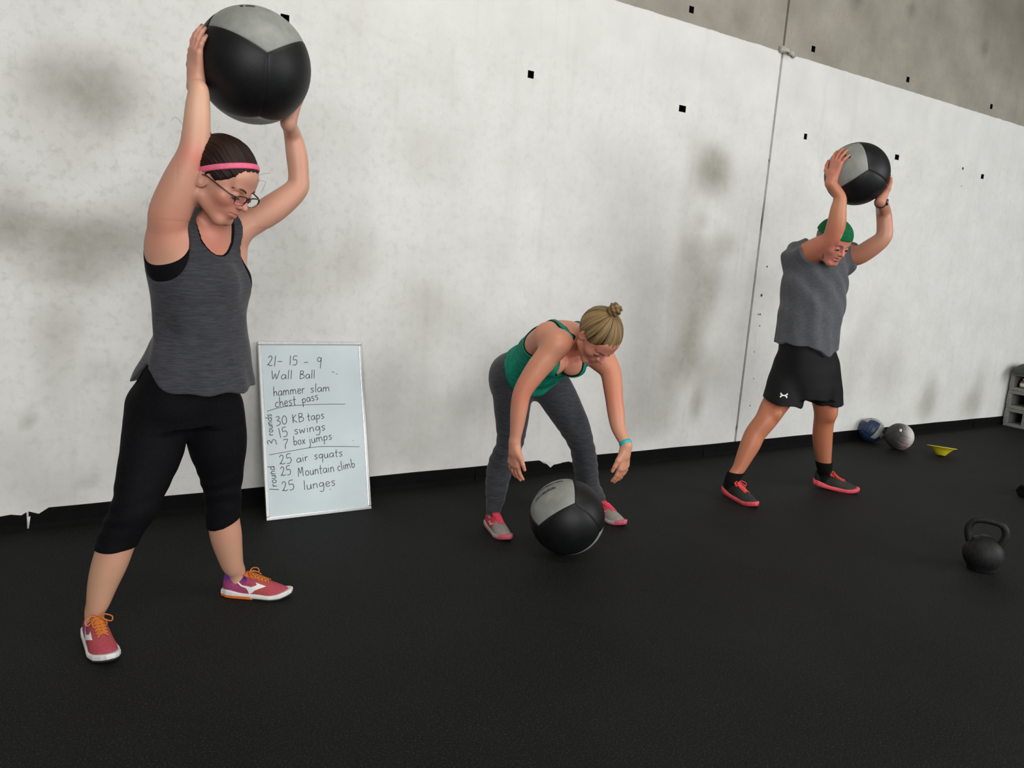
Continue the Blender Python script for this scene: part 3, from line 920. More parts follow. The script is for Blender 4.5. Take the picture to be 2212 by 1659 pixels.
# ------------------------------------------------------------------ small things on the floor
def floor_items():
    # blue and white volleyball
    def volley(u, v, R, label, name, mats, rot, cat='ball', stripe=True):
        d = ray(u, v); C = CAM + d * ((CAM_H - R) / -d[2])
        root = empty(name, (C[0], C[1], 0), label, cat)
        Mx = np.array(Matrix.Rotation(rot[0], 3, 'Z') @ Matrix.Rotation(rot[1], 3, 'X') @ Matrix.Rotation(rot[2], 3, 'Y'))
        MB().lathe([(R * .975 * math.sin(a), -R * .975 * math.cos(a)) for a in np.linspace(.001, math.pi - .001, 14)], C, None, 24).build('seam', M_SEAM, root)
        for f in range(6):
            for k in range(3):
                a0, a1 = -1 + 2 * k / 3, -1 + 2 * (k + 1) / 3
                V, F = panel_faces(Mx, C, R, f, 8, *((a0, a1, -1, 1)), .003, .004) if f % 2 == 0 or True else None
                o = mkmesh('panel', V, F, mats[(k + f) % 3 if stripe else 0], True, None, root)
        return root, C
    MBL = plain('navy_volleyball_leather', (.012, .028, .075), .45, sc=60, var=.3); MWH = plain('off_white_volleyball_leather', (.30, .31, .28), .5, sc=30, var=.15)
    volley(1882, 929, .108, 'blue and white panelled volleyball on the floor against the wall', 'volleyball', [MBL, MWH, MBL], (.6, .5, .35))
    t = NT('worn_ball_leather'); v = t.noise(9, 6, .7); at = t.attr('tint').outputs['Color']
    t.base(t.mix(at, (.03, .028, .027), t.math('MULTIPLY', t.ramp(v, [(.45, 0.), (.65, 1.)]), .35))).set(.6, 0, .35); MG = t.m
    root, C = volley(1943, 943, .114, 'scuffed grey and white ball with a pink patch, beside the blue volleyball', 'worn_ball', [MG, MG, MG], (1.1, .3, .9))
    for o in root.children:
        if o.name.startswith('panel'):
            me = o.data; n = len(me.vertices); V = np.zeros(n * 3, np.float32); me.vertices.foreach_get('co', V); V = V.reshape(-1, 3) + np.array([C[0], C[1], 0])
            d = (V - C) / .114; rr = d @ CR; uu = d @ CU
            w = 1 / (1 + np.exp(-(rr * 7 - uu * .6 - .7 + .9 * vnoise(V, 30, 3))))
            T = np.outer(1 - w, (.035, .034, .033)) + np.outer(w, (.60, .56, .54))
            pk = np.exp(-((rr - .1) ** 2 / .10 + (uu + .72) ** 2 / .10))[:, None] * .8; T = T * (1 - pk) + np.array((.15, .03, .045)) * pk
            a = me.color_attributes.new('tint', 'FLOAT_COLOR', 'POINT'); TT = np.ones((n, 4), np.float32); TT[:, :3] = T; a.data.foreach_set('color', TT.ravel())
    wl = nrm(CR * -.32 + CU * .52 - CF * .8)
    ex = nrm(np.cross(wl, Z)); ey = np.cross(ex, wl)
    MB().box(C + wl * .1135, (.009, .013, .0012), [ex, ey, wl]).build('white_label', M_PAINT, root)
    # upside-down disc cone
    p = onfloor(2032, 985)
    MY = plain('yellow_plastic', (.72, .58, .02), .4, sc=20, var=.12)
    prof = [(.0001, .0), (.030, .0), (.036, .004), (.062, .036), (.088, .058), (.110, .068), (.114, .069), (.110, .072), (.086, .062), (.058, .040), (.032, .006), (.0001, .004)]
    c = p.copy()
    fh = nrm(CF * [1, 1, 0]); rh = nrm(CR * [1, 1, 0]); cu = nrm(Z + fh * .15 + rh * .07); c1 = nrm(np.cross(fh, cu)); c2 = np.cross(cu, c1)
    root = empty('disc_cone', (c[0], c[1], 0), 'yellow plastic disc cone lying upside down on the floor', 'cone')
    MB().lathe([(r, z + .006) for r, z in prof], c, np.array([c1, c2, cu]), 40).build('cone_body', MY, root)
    # kettlebell
    p = onfloor(2117, 1230); R = .092; root = empty('kettlebell', p, 'black cast iron kettlebell standing alone on the floor at the right', 'weight')
    MI = plain('black_cast_iron', (.007, .0075, .0075), .6, spec=.3, sc=70, var=.6, bump=.002)
    prof = [(.0001, 0), (.055, 0), (.062, .006)] + [(R * math.cos(a), R * .93 + R * math.sin(a)) for a in np.linspace(-.82, 1.22, 16)] + [(.025, R * 1.93), (.0001, R * 1.94)]
    MB().lathe(prof, p, None, 40).build('weight_body', MI, root)
    hd = nrm(CR * 1. - CF * .55); hd[2] = 0; hd = nrm(hd); zt = R * 1.62
    hp = [(-.052, zt - .045), (-.074, zt + .015), (-.080, zt + .062), (-.058, zt + .098), (0, zt + .108), (.058, zt + .098), (.080, zt + .062), (.074, zt + .015), (.052, zt - .045)]
    tl = nrm(np.cross(hd, Z)) * -.0
    MB().tube(spline([p + hd * a + Z * b for a, b in hp], 6), [.0195 - .003 * math.sin(math.pi * i / 48) for i in range(49)], 14).build('handle', MI, root)
    # cinder blocks with the dome on top
    c0 = onfloor(2169, 919)
    MC = plain('grey_cinder_block', (.20, .20, .185), .9, sc=90, var=.35, bump=.004)
    x0 = c0[0]; y1 = -.025
    for k in range(3):
        lab = ['grey hollow concrete block at the bottom of the stack by the wall', 'grey hollow concrete block in the middle of the stack by the wall', 'grey hollow concrete block on top of the stack under the dark dome'][k]
        root = empty('concrete_block', (x0 + .095, y1 - .195, k * .192), lab, 'block', 'concrete blocks stacked against the wall')
        xb0, xb1, zb0, zb1 = x0, x0 + .39, k * .192, k * .192 + .190; b = MB()
        ya, yb = y1 - .39, y1; t_ = .034
        b.box(((xb0 + xb1) / 2, (ya + yb) / 2, zb0 + t_ / 2), ((xb1 - xb0) / 2, .195, t_ / 2))
        b.box(((xb0 + xb1) / 2, (ya + yb) / 2, zb1 - t_ / 2), ((xb1 - xb0) / 2, .195, t_ / 2))
        for yc in (ya + t_ / 2, (ya + yb) / 2, yb - t_ / 2):
            b.box(((xb0 + xb1) / 2, yc, (zb0 + zb1) / 2), ((xb1 - xb0) / 2, t_ / 2 + .004, .095 - t_ + .0005))
        b.box((xb1 - .02, (ya + yb) / 2, (zb0 + zb1) / 2), (.018, .19, .07))
        bevel(b.build('block_shell', MC, root, False), .004)
    MO = plain('dark_olive_rubber', (.035, .04, .022), .6, sc=20, var=.3); zz = 3 * .192
    root = empty('dome', (x0 + .06, y1 - .205, zz), 'dark olive domed cushion lying on the concrete block stack', 'dome')
    rd_ = .205
    MB().lathe([(rd_, .0), (rd_ + .004, .008), (rd_ * .97, .022)] + [(rd_ * .96 * math.cos(a), .02 + .10 * math.sin(a)) for a in np.linspace(.1, 1.5, 12)] + [(.0001, .12)], (x0 + .06, y1 - .205, zz), None, 40).build('dome_shell', MO, root)
    root = empty('tan_bottle', (x0 + .06, y1 - .10, 2 * .192 + .035), 'small tan bottle with pale label in the top block hole', 'bottle')
    MT = plain('tan_plastic', (.16, .09, .055), .5, sc=40, var=.2)
    pp = np.array([x0 + .05, y1 - .115, 2 * .192 + .0345])
    MB().lathe([(.0001, 0), (.034, 0), (.037, .006), (.037, .06), (.03, .075), (.016, .08), (.016, .092), (.0001, .093)], pp, None, 20).build('bottle_body', MT, root)
    MB().lathe([(.0375, .018), (.0382, .02), (.0382, .05), (.0375, .052)], pp, None, 20).build('bottle_label', M_PAINT, root)
    MB().lathe([(.018, .084), (.018, .098), (.0001, .099)], pp, None, 16).build('bottle_cap', M_PAINT, root)
    # dumbbell cut by the right edge
    p = onfloor(2203, 1076); root = empty('dumbbell', p, 'black hexagonal dumbbell with grey handle cut off by the right edge of the photo', 'weight')
    d = nrm(CR * .9 + CF * .55); d[2] = 0; d = nrm(d); s_ = np.cross(Z, d); c = p + d * .05 + Z * .045
    for q in (0, .19):
        b = MB(); V = []
        for xx, rr in ((-.033, .040), (-.026, .047), (.026, .047), (.033, .040)):
            for j in range(6):
                a = math.pi / 3 * j + math.pi / 6 * 0; V.append(c + d * (q + xx) + s_ * rr * math.cos(a) + Z * rr * math.sin(a) * 1.0)
        F = [(i * 6 + j, i * 6 + (j + 1) % 6, (i + 1) * 6 + (j + 1) % 6, (i + 1) * 6 + j) for i in range(3) for j in range(6)] + [tuple(range(5, -1, -1)), tuple(18 + j for j in range(6))]
        b.add(V, F).build('weight_head', M_RUBBER, root, False)
    MB().tube([c + d * .03, c + d * .06, c + d * .095, c + d * .13, c + d * .16], [.013, .015, .017, .015, .013], 12).build('handle', M_ALU, root)


floor_items()


# ------------------------------------------------------------------ people: shared anatomy
SKIN = mat_skin('skin')


class SphereHand:
    """hand laid on a sphere (a held ball, or a small imaginary one for a relaxed curl)"""
    def __init__(s, C, R, c, t, thumb, sc=1., curl=None, lens=(.068, .076, .070, .054), spread=1., th=1.):
        s.C, s.R = np.asarray(C, float), R; s.c = nrm(c); t = np.asarray(t, float); s.t = nrm(t - s.c * (t @ s.c)); s.x = np.cross(s.t, s.c) * thumb
        s.sc = sc; s.lens = lens; s.spread = spread; s.th = th

    def pt(s, x, y, h):
        x, y, h = x * s.sc, y * s.sc, h * s.sc; L = math.hypot(x, y) + 1e-9; a = L / (s.R + h)
        d = s.c * math.cos(a) + (s.x * x + s.t * y) / L * math.sin(a)
        return s.C + d * (s.R + h)

    @property
    def wrist(s): return s.pt(0, -.078, .030)

    def prims(s):
        k = s.sc; out = []
        xs = [.028, .0095, -.010, -.028]; yk = [.030, .034, .030, .022]; sp = [.20 * s.spread, .05, -.10 * s.spread, -.26 * s.spread]
        w = s.wrist
        for i in range(4):
            kn = s.pt(xs[i], yk[i], .0125)
            out.append((cap(s.pt(xs[i] * .55, -.055, .018), kn, .0150 * k, .0115 * k), .016))
        out.append((cap(w, s.pt(0, -.03, .018), .021 * k, .017 * k), .02))
        tips = []
        for i in range(4):
            y0 = yk[i]; x0 = xs[i]; L = s.lens[i]; pr = [(x0, y0, .0105)]
            for f, hh in ((.46, .0115), (.76, .0095), (1., .0068)):
                pr.append((x0 + math.sin(sp[i]) * L * f, y0 + math.cos(sp[i]) * L * f, hh))
            rr = [.0098, .0088, .0079, .0066]; rr = [r * (.9 if i == 3 else 1.) for r in rr]
            P = [s.pt(*q) for q in pr]
            for j in range(3): out.append((cap(P[j], P[j + 1], rr[j] * k, rr[j + 1] * k), .0035))
            tips.append(P[3])
        T = [s.pt(.018, -.042, .018), s.pt(.044 * s.th, -.012, .014), s.pt(.056 * s.th, .016, .0105), s.pt(.061 * s.th, .040, .0075)]
        for j, (ra, rb, kk) in enumerate(((.0155, .0125, .014), (.0115, .0098, .006), (.0095, .0078, .003))): out.append((cap(T[j], T[j + 1], ra * k, rb * k), kk))
        tips.append(T[3]); s.tips = tips
        return out


def head_prims(C, F, U, k, male=False, mouth=0.):
    """returns add / sub primitive lists; local axes s (person's left), f, u"""
    F = nrm(F); U = nrm(U - F * (U @ F)); Sd = np.cross(U, F); A = np.array([Sd, F, U])
    P = lambda s, f, u: C + (Sd * s + F * f + U * u) * k
    E_ = lambda c, r: ell(P(*c), A, np.array(r) * k)
    C_ = lambda a, b, ra, rb=None: cap(P(*a), P(*b), ra * k, (ra if rb is None else rb) * k)
    jw = 1.08 if male else 1.
    add = [(E_((0, -.012, .030), (.073, .092, .082)), 0), (E_((0, .022, -.010), (.064, .066, .075)), .02), (E_((0, .030, -.055), (.050 * jw, .052, .052)), .025),
           (C_((-.020, .066, -.092), (.020, .066, -.092), .014 * jw, .014 * jw), .02), (C_((-.052 * jw, .0, -.058), (-.018, .060, -.094), .015, .012), .022), (C_((.052 * jw, .0, -.058), (.018, .060, -.094), .015, .012), .022),
           (E_((.040, .054, -.022), (.022, .020, .020)), .02), (E_((-.040, .054, -.022), (.022, .020, .020)), .02),
           (C_((-.036, .072, .022), (-.010, .081, .016), .009, .009), .014), (C_((.036, .072, .022), (.010, .081, .016), .009, .009), .014),
           (E_((0, .064, .045), (.050, .022, .036)), .02), (C_((0, .070, -.050), (0, .072, -.050), .022), .02)]
    sub = [(E_((.031, .093, .001), (.019, .016, .014)), .010), (E_((-.031, .093, .001), (.019, .016, .014)), .010)]
    add2 = [(E_((.031, .0735, .0), (.0135, .0125, .0125)), .004), (E_((-.031, .0735, .0), (.0135, .0125, .0125)), .004),
            (C_((0, .082, .014), (0, .102, -.022), .0068, .0088), .010), (C_((0, .100, -.024), (0, .106, -.026), .0085, .0080), .006),
            (E_((.0115, .090, -.028), (.0065, .010, .0075)), .006), (E_((-.0115, .090, -.028), (.0065, .010, .0075)), .006),
            (C_((-.017, .083, -.0515), (0, .0925, -.049), .0038, .0052), .004), (C_((.017, .083, -.0515), (0, .0925, -.049), .0038, .0052), .004),
            (C_((-.015, .082, -.0600), (0, .089, -.0625), .0038, .0058), .004), (C_((.015, .082, -.0600), (0, .089, -.0625), .0038, .0058), .004)]
    sub2 = [(C_((-.022, .084, -.0560), (0, .099, -.0558 - mouth * .3), .0016 + mouth, .0018 + mouth), .002), (C_((.022, .084, -.0560), (0, .099, -.0558 - mouth * .3), .0016 + mouth, .0018 + mouth), .002),
            (E_((.008, .094, -.036), (.0035, .005, .0035)), .002), (E_((-.008, .094, -.036), (.0035, .005, .0035)), .002),
            (E_((.031, .0885, -.0075), (.012, .0042, .0022)), .002), (E_((-.031, .0885, -.0075), (.012, .0042, .0022)), .002)]
    for sg in (1, -1):
        earA = np.array([nrm(Sd * sg + F * .35 * 1.), F, U])
        earA[1] = nrm(F - earA[0] * (F @ earA[0])); earA[2] = np.cross(earA[0], earA[1])
        add2.append((ell(P(sg * .073, -.008, -.008), earA, np.array([.0065, .018, .031]) * k), .005))
        sub2.append((ell(P(sg * .080, -.004, -.005), earA, np.array([.006, .010, .020]) * k), .004))
    return add, sub, add2, sub2, P, A


def put_head(v, hp):
    for p, k in hp[0]: v.add(p, k)
    for p, k in hp[1]: v.sub(p, k)
    for p, k in hp[2]: v.add(p, k)
    for p, k in hp[3]: v.sub(p, k)


def eyebrow(P, sg, name, mat, parent, w=.0032):
    pts = spline([P(sg * .012, .0905, .0185), P(sg * .026, .0885, .0245), P(sg * .042, .078, .0225), P(sg * .050, .066, .0165)], 6)
    n = len(pts); return MB().tube(pts, [w * (1 - .75 * abs(i / n - .35)) for i in range(n)], 7).build(name, mat, parent)


def eye(P, sg, k, parent, mat, lash):
    c = P(sg * .031, .0735, -.0022)
    F = nrm(P(0, 1, 0) - P(0, 0, 0)); U = nrm(P(0, 0, 1) - P(0, 0, 0)); Sd = nrm(P(1, 0, 0) - P(0, 0, 0))
    g = nrm(F * .95 - U * .35)
    R = .0128 * k; b = MB(); ax = [nrm(np.cross(U, g)), None, g]; ax[1] = np.cross(g, ax[0])
    b.lathe([(R * math.sin(a), -R * math.cos(a)) for a in np.linspace(.01, math.pi - .01, 16)], c, ax, 20)
    V = np.array(b.V); d = (V - c) @ g / R; T = np.where((d > .80)[:, None], np.array((.035, .02, .012)), np.array((.34, .28, .25)))
    o = b.build('eye', mat, parent, True, T)
    pts = spline([P(sg * .017, .0845, -.0065), P(sg * .026, .0885, -.0062), P(sg * .036, .0872, -.0064), P(sg * .045, .0785, -.0075)], 5)
    MB().tube(pts, .0011 * k, 5).build('eyelashes', lash, o)
    return o


def shoe(name, heel, toe, L, parent, mats, cols, pitch=0., lacecol=None, sc=1., ankle_lean=(0, 0), logo=None, logo_side=1, sole_cols=None, collar=.088, tongue=True, bow=True, lift=0.):
    """running shoe. heel/toe give the ground line; returns function foot->world and ankle point"""
    heel = np.asarray(heel, float); X = np.asarray(toe, float) - heel; X[2] = 0; X = nrm(X); Y = np.cross(Z, X); k = L / .27

    def bend(q):                                   # raise the heel, rolling over the ball of the foot
        q = np.asarray(q, float).copy()
        t = np.clip((.17 * k - q[..., 0]) / (.17 * k), 0, 1.3)
        q[..., 2] = q[..., 2] + lift * t ** 1.5
        return q

    def T(q):
        q = bend(q); return heel + q[..., 0:1] * X + q[..., 1:2] * Y + q[..., 2:3] * Z

    e3 = np.eye(3)
    asym = [(0, 0), (.06, 0), (.12, .002), (.18, .003), (.23, .000), (.27, -.006)]
    ax_ = lambda x: np.interp(x, [a[0] for a in asym], [a[1] for a in asym]) * logo_side
    wst = [(.004, .022), (.02, .034), (.05, .0385), (.10, .0395), (.15, .0415), (.195, .0455), (.235, .0385), (.26, .024), (.27, .012)]
    hst = [(.004, collar - .002), (.03, collar + .002), (.06, collar - .012), (.10, collar), (.125, .086), (.165, .072), (.205, .059), (.24, .047), (.26, .036), (.27, .024)]
    xs = sorted(set([a[0] for a in wst] + [a[0] for a in hst]))
    st = []
    for x in xs:
        w = np.interp(x, [a[0] for a in wst], [a[1] for a in wst]); h = np.interp(x, [a[0] for a in hst], [a[1] for a in hst])
        st.append((x * k, ax_(x) * k, (h * .5 - .012) * k, w * k * .97, (h * .5 + .012) * k))
    stw = [(x, cs, cz, a * 1.0, b) for x, cs, cz, a, b in st]
    v = Vol((-.015, -.07, -.02), (L + .02, .07, .16), .0026)
    up = loft(np.zeros(3), e3[0], e3[1], e3[2], stw, n=2.0)
    v.add(up, 0)
    # narrower towards the collar
    v.clip(lambda Q: np.abs(Q[..., 1] - 0.0) - np.interp(Q[..., 2], [0, .045 * k, .10 * k], [.06 * k, .053 * k, .042 * k]), .012)
    v.sub(cap((.052 * k, 0, .098 * k), (.050 * k, 0, .2), .030 * k, .034 * k), .004)
    v.clip(lambda Q: (.013 + .016 * np.clip((Q[..., 0] / k - .20) / .07, 0, 1) ** 2) * k - Q[..., 2], 0)
    V, F = v.net(); Vl = V.copy()
    T_ = cols(Vl / k)
    root = empty(name, T(np.array([.10 * k, 0, 0])))
    root.parent = parent; root.location = root.location - Vector(world_of(parent).translation)
    upper = mkmesh('upper', T(V), F, mats['upper'], True, T_, root)
    # sole
    def solef(w_out, z0f, z1f, x0=-.004, x1=.274):
        def f(Q):
            x = Q[..., 0] / k; w = np.interp(x, [a[0] for a in wst], [a[1] for a in wst]) + w_out
            dy = np.abs(Q[..., 1] / k - ax_(x)) - w
            dx = np.maximum(x0 - x, x - x1); zz = Q[..., 2] / k
            dz = np.maximum(z0f(x) - zz, zz - z1f(x))
            m = np.maximum(np.maximum(dx, dy), dz)
            a = np.maximum(np.stack([dx, dy, dz]) + .005, 0)
            return (np.sqrt((a ** 2).sum(0)) - .005 + np.minimum(m + .005, 0)) * k
        return Prim(f, (-.01, -.06 * k, -.01), (.285 * k, .06 * k, .06 * k))
    toe_spring = lambda x: .014 * np.clip((x - .20) / .07, 0, 1) ** 2
    vs = Vol((-.015, -.07, -.01), (L + .02, .07, .06), .0026)
    wave = lambda x: .027 + .005 * np.exp(-((x - .02) / .05) ** 2) - .004 * np.exp(-((x - .15) / .05) ** 2) + .002 * np.sin(x * 55)
    vs.add(solef(.005, lambda x: .0065 + toe_spring(x), lambda x: wave(x) + toe_spring(x) * .8), 0)
    V, F = vs.net(); tt = sole_cols(V / k) if sole_cols else None
    mkmesh('midsole', T(V), F, mats['sole'], True, tt, root)
    vs = Vol((-.015, -.07, -.01), (L + .02, .07, .06), .0026)
    vs.add(solef(.003, lambda x: 0. + toe_spring(x), lambda x: .008 + toe_spring(x)), 0)
    V, F = vs.net(); tt = mats['out_tint'](V / k) if 'out_tint' in mats else None
    mkmesh('outsole', T(V), F, mats['out'], True, tt, root)
    # tongue and laces lie on the throat
    tz = lambda x: np.interp(x, [a[0] for a in hst], [a[1] for a in hst])
    b = MB(); V = []; n = 9; xs_ = np.linspace(.088, .175, 9)
    tl = MB().tube([T(np.array([x * k, 0, (tz(x) - .004 + (.014 if x < .095 else 0)) * k])) for x in xs_], [.021 * k * (1 - .25 * i / 8) for i in range(9)], 10)
    Vt = np.array(tl.V)
    if tongue:
        cz = Vt.reshape(9, 10, 3).mean(1, keepdims=True); Q = Vt.reshape(9, 10, 3) - cz; up_ = Z + X * .3; up_ = nrm(up_); Q = Q - (Q @ up_)[..., None] * up_ * .72
        tl.V = [tuple(p) for p in (Q + cz).reshape(-1, 3)]; tl.build('tongue', mats['tongue'], root)
    lace = MB(); rows = 6
    for i in range(rows):
        x = .098 + i * .0145; w = .021 - .0008 * i
        for sg in (1, -1):
            pa = np.array([x * k, -w * sg * k, (tz(x) - .001) * k]); pb = np.array([(x + .0135) * k, w * sg * k, (tz(x + .0135) - .001) * k])
            mid = (pa + pb) / 2 + np.array([0, 0, .0085 * k]); lace.tube([T(q) for q in spline([pa, mid, pb], 5)], .0021 * k, 6)
        pa = np.array([x * k, -w * k, (tz(x) - .001) * k]); pb = np.array([x * k, w * k, (tz(x) - .001) * k]); mid = (pa + pb) / 2 + np.array([0, 0, .008 * k])
        lace.tube([T(q) for q in spline([pa, mid, pb], 5)], .0021 * k, 6)
    if bow:
        c = np.array([.100 * k, 0, (tz(.1) + .008) * k])
        for sg in (1, -1):
            lp = [c, c + np.array([.008, sg * .020, .012]) * k, c + np.array([.022, sg * .042, .004]) * k, c + np.array([.030, sg * .036, -.008]) * k, c + np.array([.014, sg * .014, .000]) * k, c]
            lace.tube([T(q) for q in spline(lp, 6)], .0021 * k, 6)
            le = [c, c + np.array([.012, sg * .010, .006]) * k, c + np.array([.030, sg * .022, -.004]) * k, c + np.array([.045, sg * .020, -.012]) * k]
            lace.tube([T(q) for q in spline(le, 5)], .0019 * k, 6)
    lace.build('laces', mats['lace'], root)
    if logo:
        o3 = T(np.array([.125 * k, logo_side * 0., .045 * k]).reshape(1, 3))[0]
        decal(upper, o3 + Y * logo_side * .06, X, Z, -Y * logo_side, [[(x * k, y * k) for x, y in poly] for poly in logo], .0012, mats['logo'], 'emblem', root, .006)
    return T, k, root


# =================================================================== woman in grey tank top, ball overhead
def garment_noise(P, amp, sc, seed): return amp * fbm(P, sc, seed, 3)


def woman_one():
    P = F1.P; r, n = F1.r, F1.n
    face = nrm(-n * .64 + r * .77); side = np.cross(Z, face)           # side = her left
    root = empty('person', F1.A, 'woman in charcoal tank top, black capri leggings and pink headband raising a medicine ball overhead', 'person')
    px = lambda u, v, o=0.: P(u, v, o)
    # ---- joints
    hR = SphereHand(B1, R1, -r * .93 - Z * .13 - n * .36, Z + r * .02 - n * .1, 1, 1.0, spread=.9)
    hL = SphereHand(B1, R1, r * .72 - Z * .42 + n * .50, Z * .8 + r * .3 + n * .3, -1, 1.0)
    # thumb sides: right thumb points away from the camera
    if (hR.x @ n) < 0: hR.x = -hR.x
    if (hL.x @ (-r)) < 0: hL.x = -hL.x
    wR, wL = hR.wrist, hL.wrist
    shR, elR = px(358, 497, -.10), px(419, 332, -.16); shL, elL = px(515, 492, .06), px(643, 407, .10)
    hipR, knR, anR = px(345, 890, -.02), px(291, 1098, -.10), px(204, 1335, -.065)
    hipL, knL, anL = px(462, 890, .04), px(482, 1070, .08), px(509, 1240, .165)
    ce = px(430, 700, .0)
    torso_st = []
    for u, v, o, a, b in ((400, 905, .02, .165, .125), (400, 870, .01, .178, .128), (404, 810, .0, .165, .118), (420, 730, .0, .138, .102), (428, 660, .0, .142, .108), (425, 600, .0, .152, .116),
                          (424, 550, .0, .158, .108), (428, 515, .0, .150, .092), (436, 492, .01, .120, .075), (446, 474, .01, .075, .058)):
        p = px(u, v, o) - ce; torso_st.append((p[2], p @ side, p @ face, a, b))
    torso = loft(ce, Z, side, face, torso_st, 2.3)
    chest = lambda s, z, f: np.array([ce[0], ce[1], 0]) + side * s + face * f + Z * z
    bust = [ell(px(474, 618, -.055), np.array([side, face, Z]), (.066, .058, .066)), ell(px(502, 612, .03), np.array([side, face, Z]), (.064, .055, .062))]
    lats = [cap(px(353, 545, -.06), px(374, 640, -.04), .050, .036), cap(px(505, 545, .06), px(498, 650, .05), .045, .04)]
    HC = px(480, 389, -.15)
    HF = nrm((r * .80 - n * .60) * .84 - Z * .55); HU = nrm(Z * .84 + (r * .80 - n * .60) * .55)
    hp = head_prims(HC, HF, HU, 1.10); HP, HA = hp[4], hp[5]
    neck = cap(px(452, 505, -.01), px(470, 420, -.09), .058, .054)
    fR0 = onfloor(196, 1368); fR1 = onfloor(236, 1446); dR = nrm(fR1 - fR0); hR_ = np.array([anR[0], anR[1], 0]) - dR * .05
    fL0 = onfloor(476, 1291); fL1 = onfloor(630, 1300); dL = nrm(fL1 - fL0); hL_ = fL0 + np.cross(Z, dL) * .036
    anL = hL_ + dL * .052 + Z * .10; anR = hR_ + dR * .052 + Z * .10
    oaR = (anR - F1.A) @ n
    lgR = limb([px(338, 878, -0.010), px(332, 955, -0.040), px(314, 1020, -0.070), px(292, 1092, -0.100), px(262, 1150, -0.1 + (oaR - -0.1) * 0.20), px(238, 1215, -0.1 + (oaR - -0.1) * 0.40), px(222, 1262, -0.1 + (oaR - -0.1) * 0.60), px(211, 1305, -0.1 + (oaR - -0.1) * 0.80), anR, anR - Z * .06], [.094, .097, .083, .068, .058, .056, .047, .036, .031, .03])
    oaL = (anL - F1.A) @ n
    lgL = limb([px(464, 880, 0.030), px(469, 950, 0.050), px(477, 1005, 0.070), px(482, 1068, 0.090), px(483, 1120, 0.09 + (oaL - 0.09) * 0.20), px(488, 1155, 0.09 + (oaL - 0.09) * 0.40), px(495, 1190, 0.09 + (oaL - 0.09) * 0.60), px(503, 1222, 0.09 + (oaL - 0.09) * 0.80), anL, anL - Z * .06], [.092, .096, .077, .060, .057, .058, .050, .040, .031, .03])
    legs = [(lgR, .04), (lgL, .04), (cap(px(392, 838, .07), px(402, 846, .07), .10), .05)]
    arms = [(limb([px(372, 512, -.08), px(366, 470, -.11), px(391, 405, -.14), px(417, 335, -.17), px(424, 290, -.17), px(427, 235, -.165), px(429, 195, -.16), wR], [.056, .064, .062, .047, .042, .037, .030, .025]), .045),
            (limb([px(508, 494, .05), px(540, 480, .07), px(595, 447, .09), px(640, 409, .10), px(645, 380, .10), px(641, 335, .10), px(633, 295, .10), wL], [.05, .050, .050, .041, .037, .038, .032, .025]), .04),
            (cap(px(365, 520, -.07), px(420, 505, -.03), .055, .050), .05), (cap(px(430, 500, .0), px(505, 500, .05), .048, .046), .045)]
    allp = [torso, neck] + bust + lats + [p for p, _ in legs + arms] + [p for p, _ in hR.prims() + hL.prims()] + [p for p, _ in hp[0]]
    lo, hi = bounds(allp)
    v = Vol(lo, hi, .0052, fine=[(HC - .14, HC + .14, .0025), (np.array([lo[0], lo[1], B1[2] - .16]), np.array([hi[0], hi[1], B1[2] + .17]), .0034)])
    v.add(torso, 0); v.add(neck, .04)
    for p in lats: v.add(p, .05)
    for p in bust: v.add(p, .035)
    for p, k in legs + arms: v.add(p, k)
    put_head(v, hp)
    for h in (hR, hL):
        for p, k in h.prims(): v.add(p, k)
    v.sub(ell(B1, np.eye(3), (R1 - .004,) * 3), .002)
    V, F = v.net(); del v
    base = (.56, .285, .20)
    warm = (.60, .20, .13); pale = (.70, .45, .31); red = (.60, .16, .12)
    sp = [(px(478, 540, -.12), .075, red, .75), (px(455, 470, -.06), .07, warm, .5), (elR + np.array([0, 0, -.01]) - n * .04, .035, (.66, .17, .13), .75), (shR, .13, warm, .45), (HP(0, .08, -.03), .08, (.55, .20, .145), .6),
          (HP(.045, .06, -.03), .035, (.58, .17, .12), .5), (HP(-.045, .06, -.03), .035, (.58, .17, .12), .5), (px(370, 570, -.08), .06, pale, .8), (px(424, 230, -.16), .09, pale, .7), (hR.c * R1 + B1, .08, (.62, .27, .19), .6), (wL, .10, (.62, .33, .24), .6),
          (HP(0, .09, -.050), .012, (.52, .13, .11), .6), (HP(0, .09, -.062), .012, (.55, .16, .13), .6), (px(500, 560, -.1), .03, pale, .4),
          (px(225, 1250, -.08), .16, (.53, .31, .20), .8), (anL, .18, (.52, .30, .19), .8)]
    for q in hR.tips[:4]: sp.append((q + np.array([0, 0, .004]) - n * .002 - r * .003, .0075, (.02, .03, .03), .9))
    mkmesh('body', V, F, SKIN, True, tint_of(V, base, sp), root)
    # ---- face details
    M_DARK = plain('dark_lashes', (.015, .008, .006), .6); ME = mat_attr('eye_surface', .2, .6, var=0.)
    MBR = plain('brown_brow_hair', (.055, .022, .012), .7, sc=300, var=.5)
    for sg in (1, -1): eyebrow(HP, sg, 'eyebrow', MBR, root); eye(HP, sg, 1.12, root, ME, M_DARK)
    # ---- hair
    hb = ell(HP(0, -.014, .034), HA, np.array([.079, .100, .089]) * 1.12)
    back = ell(HP(0, -.055, .0), HA, np.array([.062, .060, .065]) * 1.12); bun = ell(HP(0, -.138, .055), HA, np.array([.042, .036, .042]) * 1.12)
    v = Vol(HC - .24, HC + .2, .0035); v.add(hb, 0); v.add(back, .03); v.add(bun, .01)
    kk = 1.12

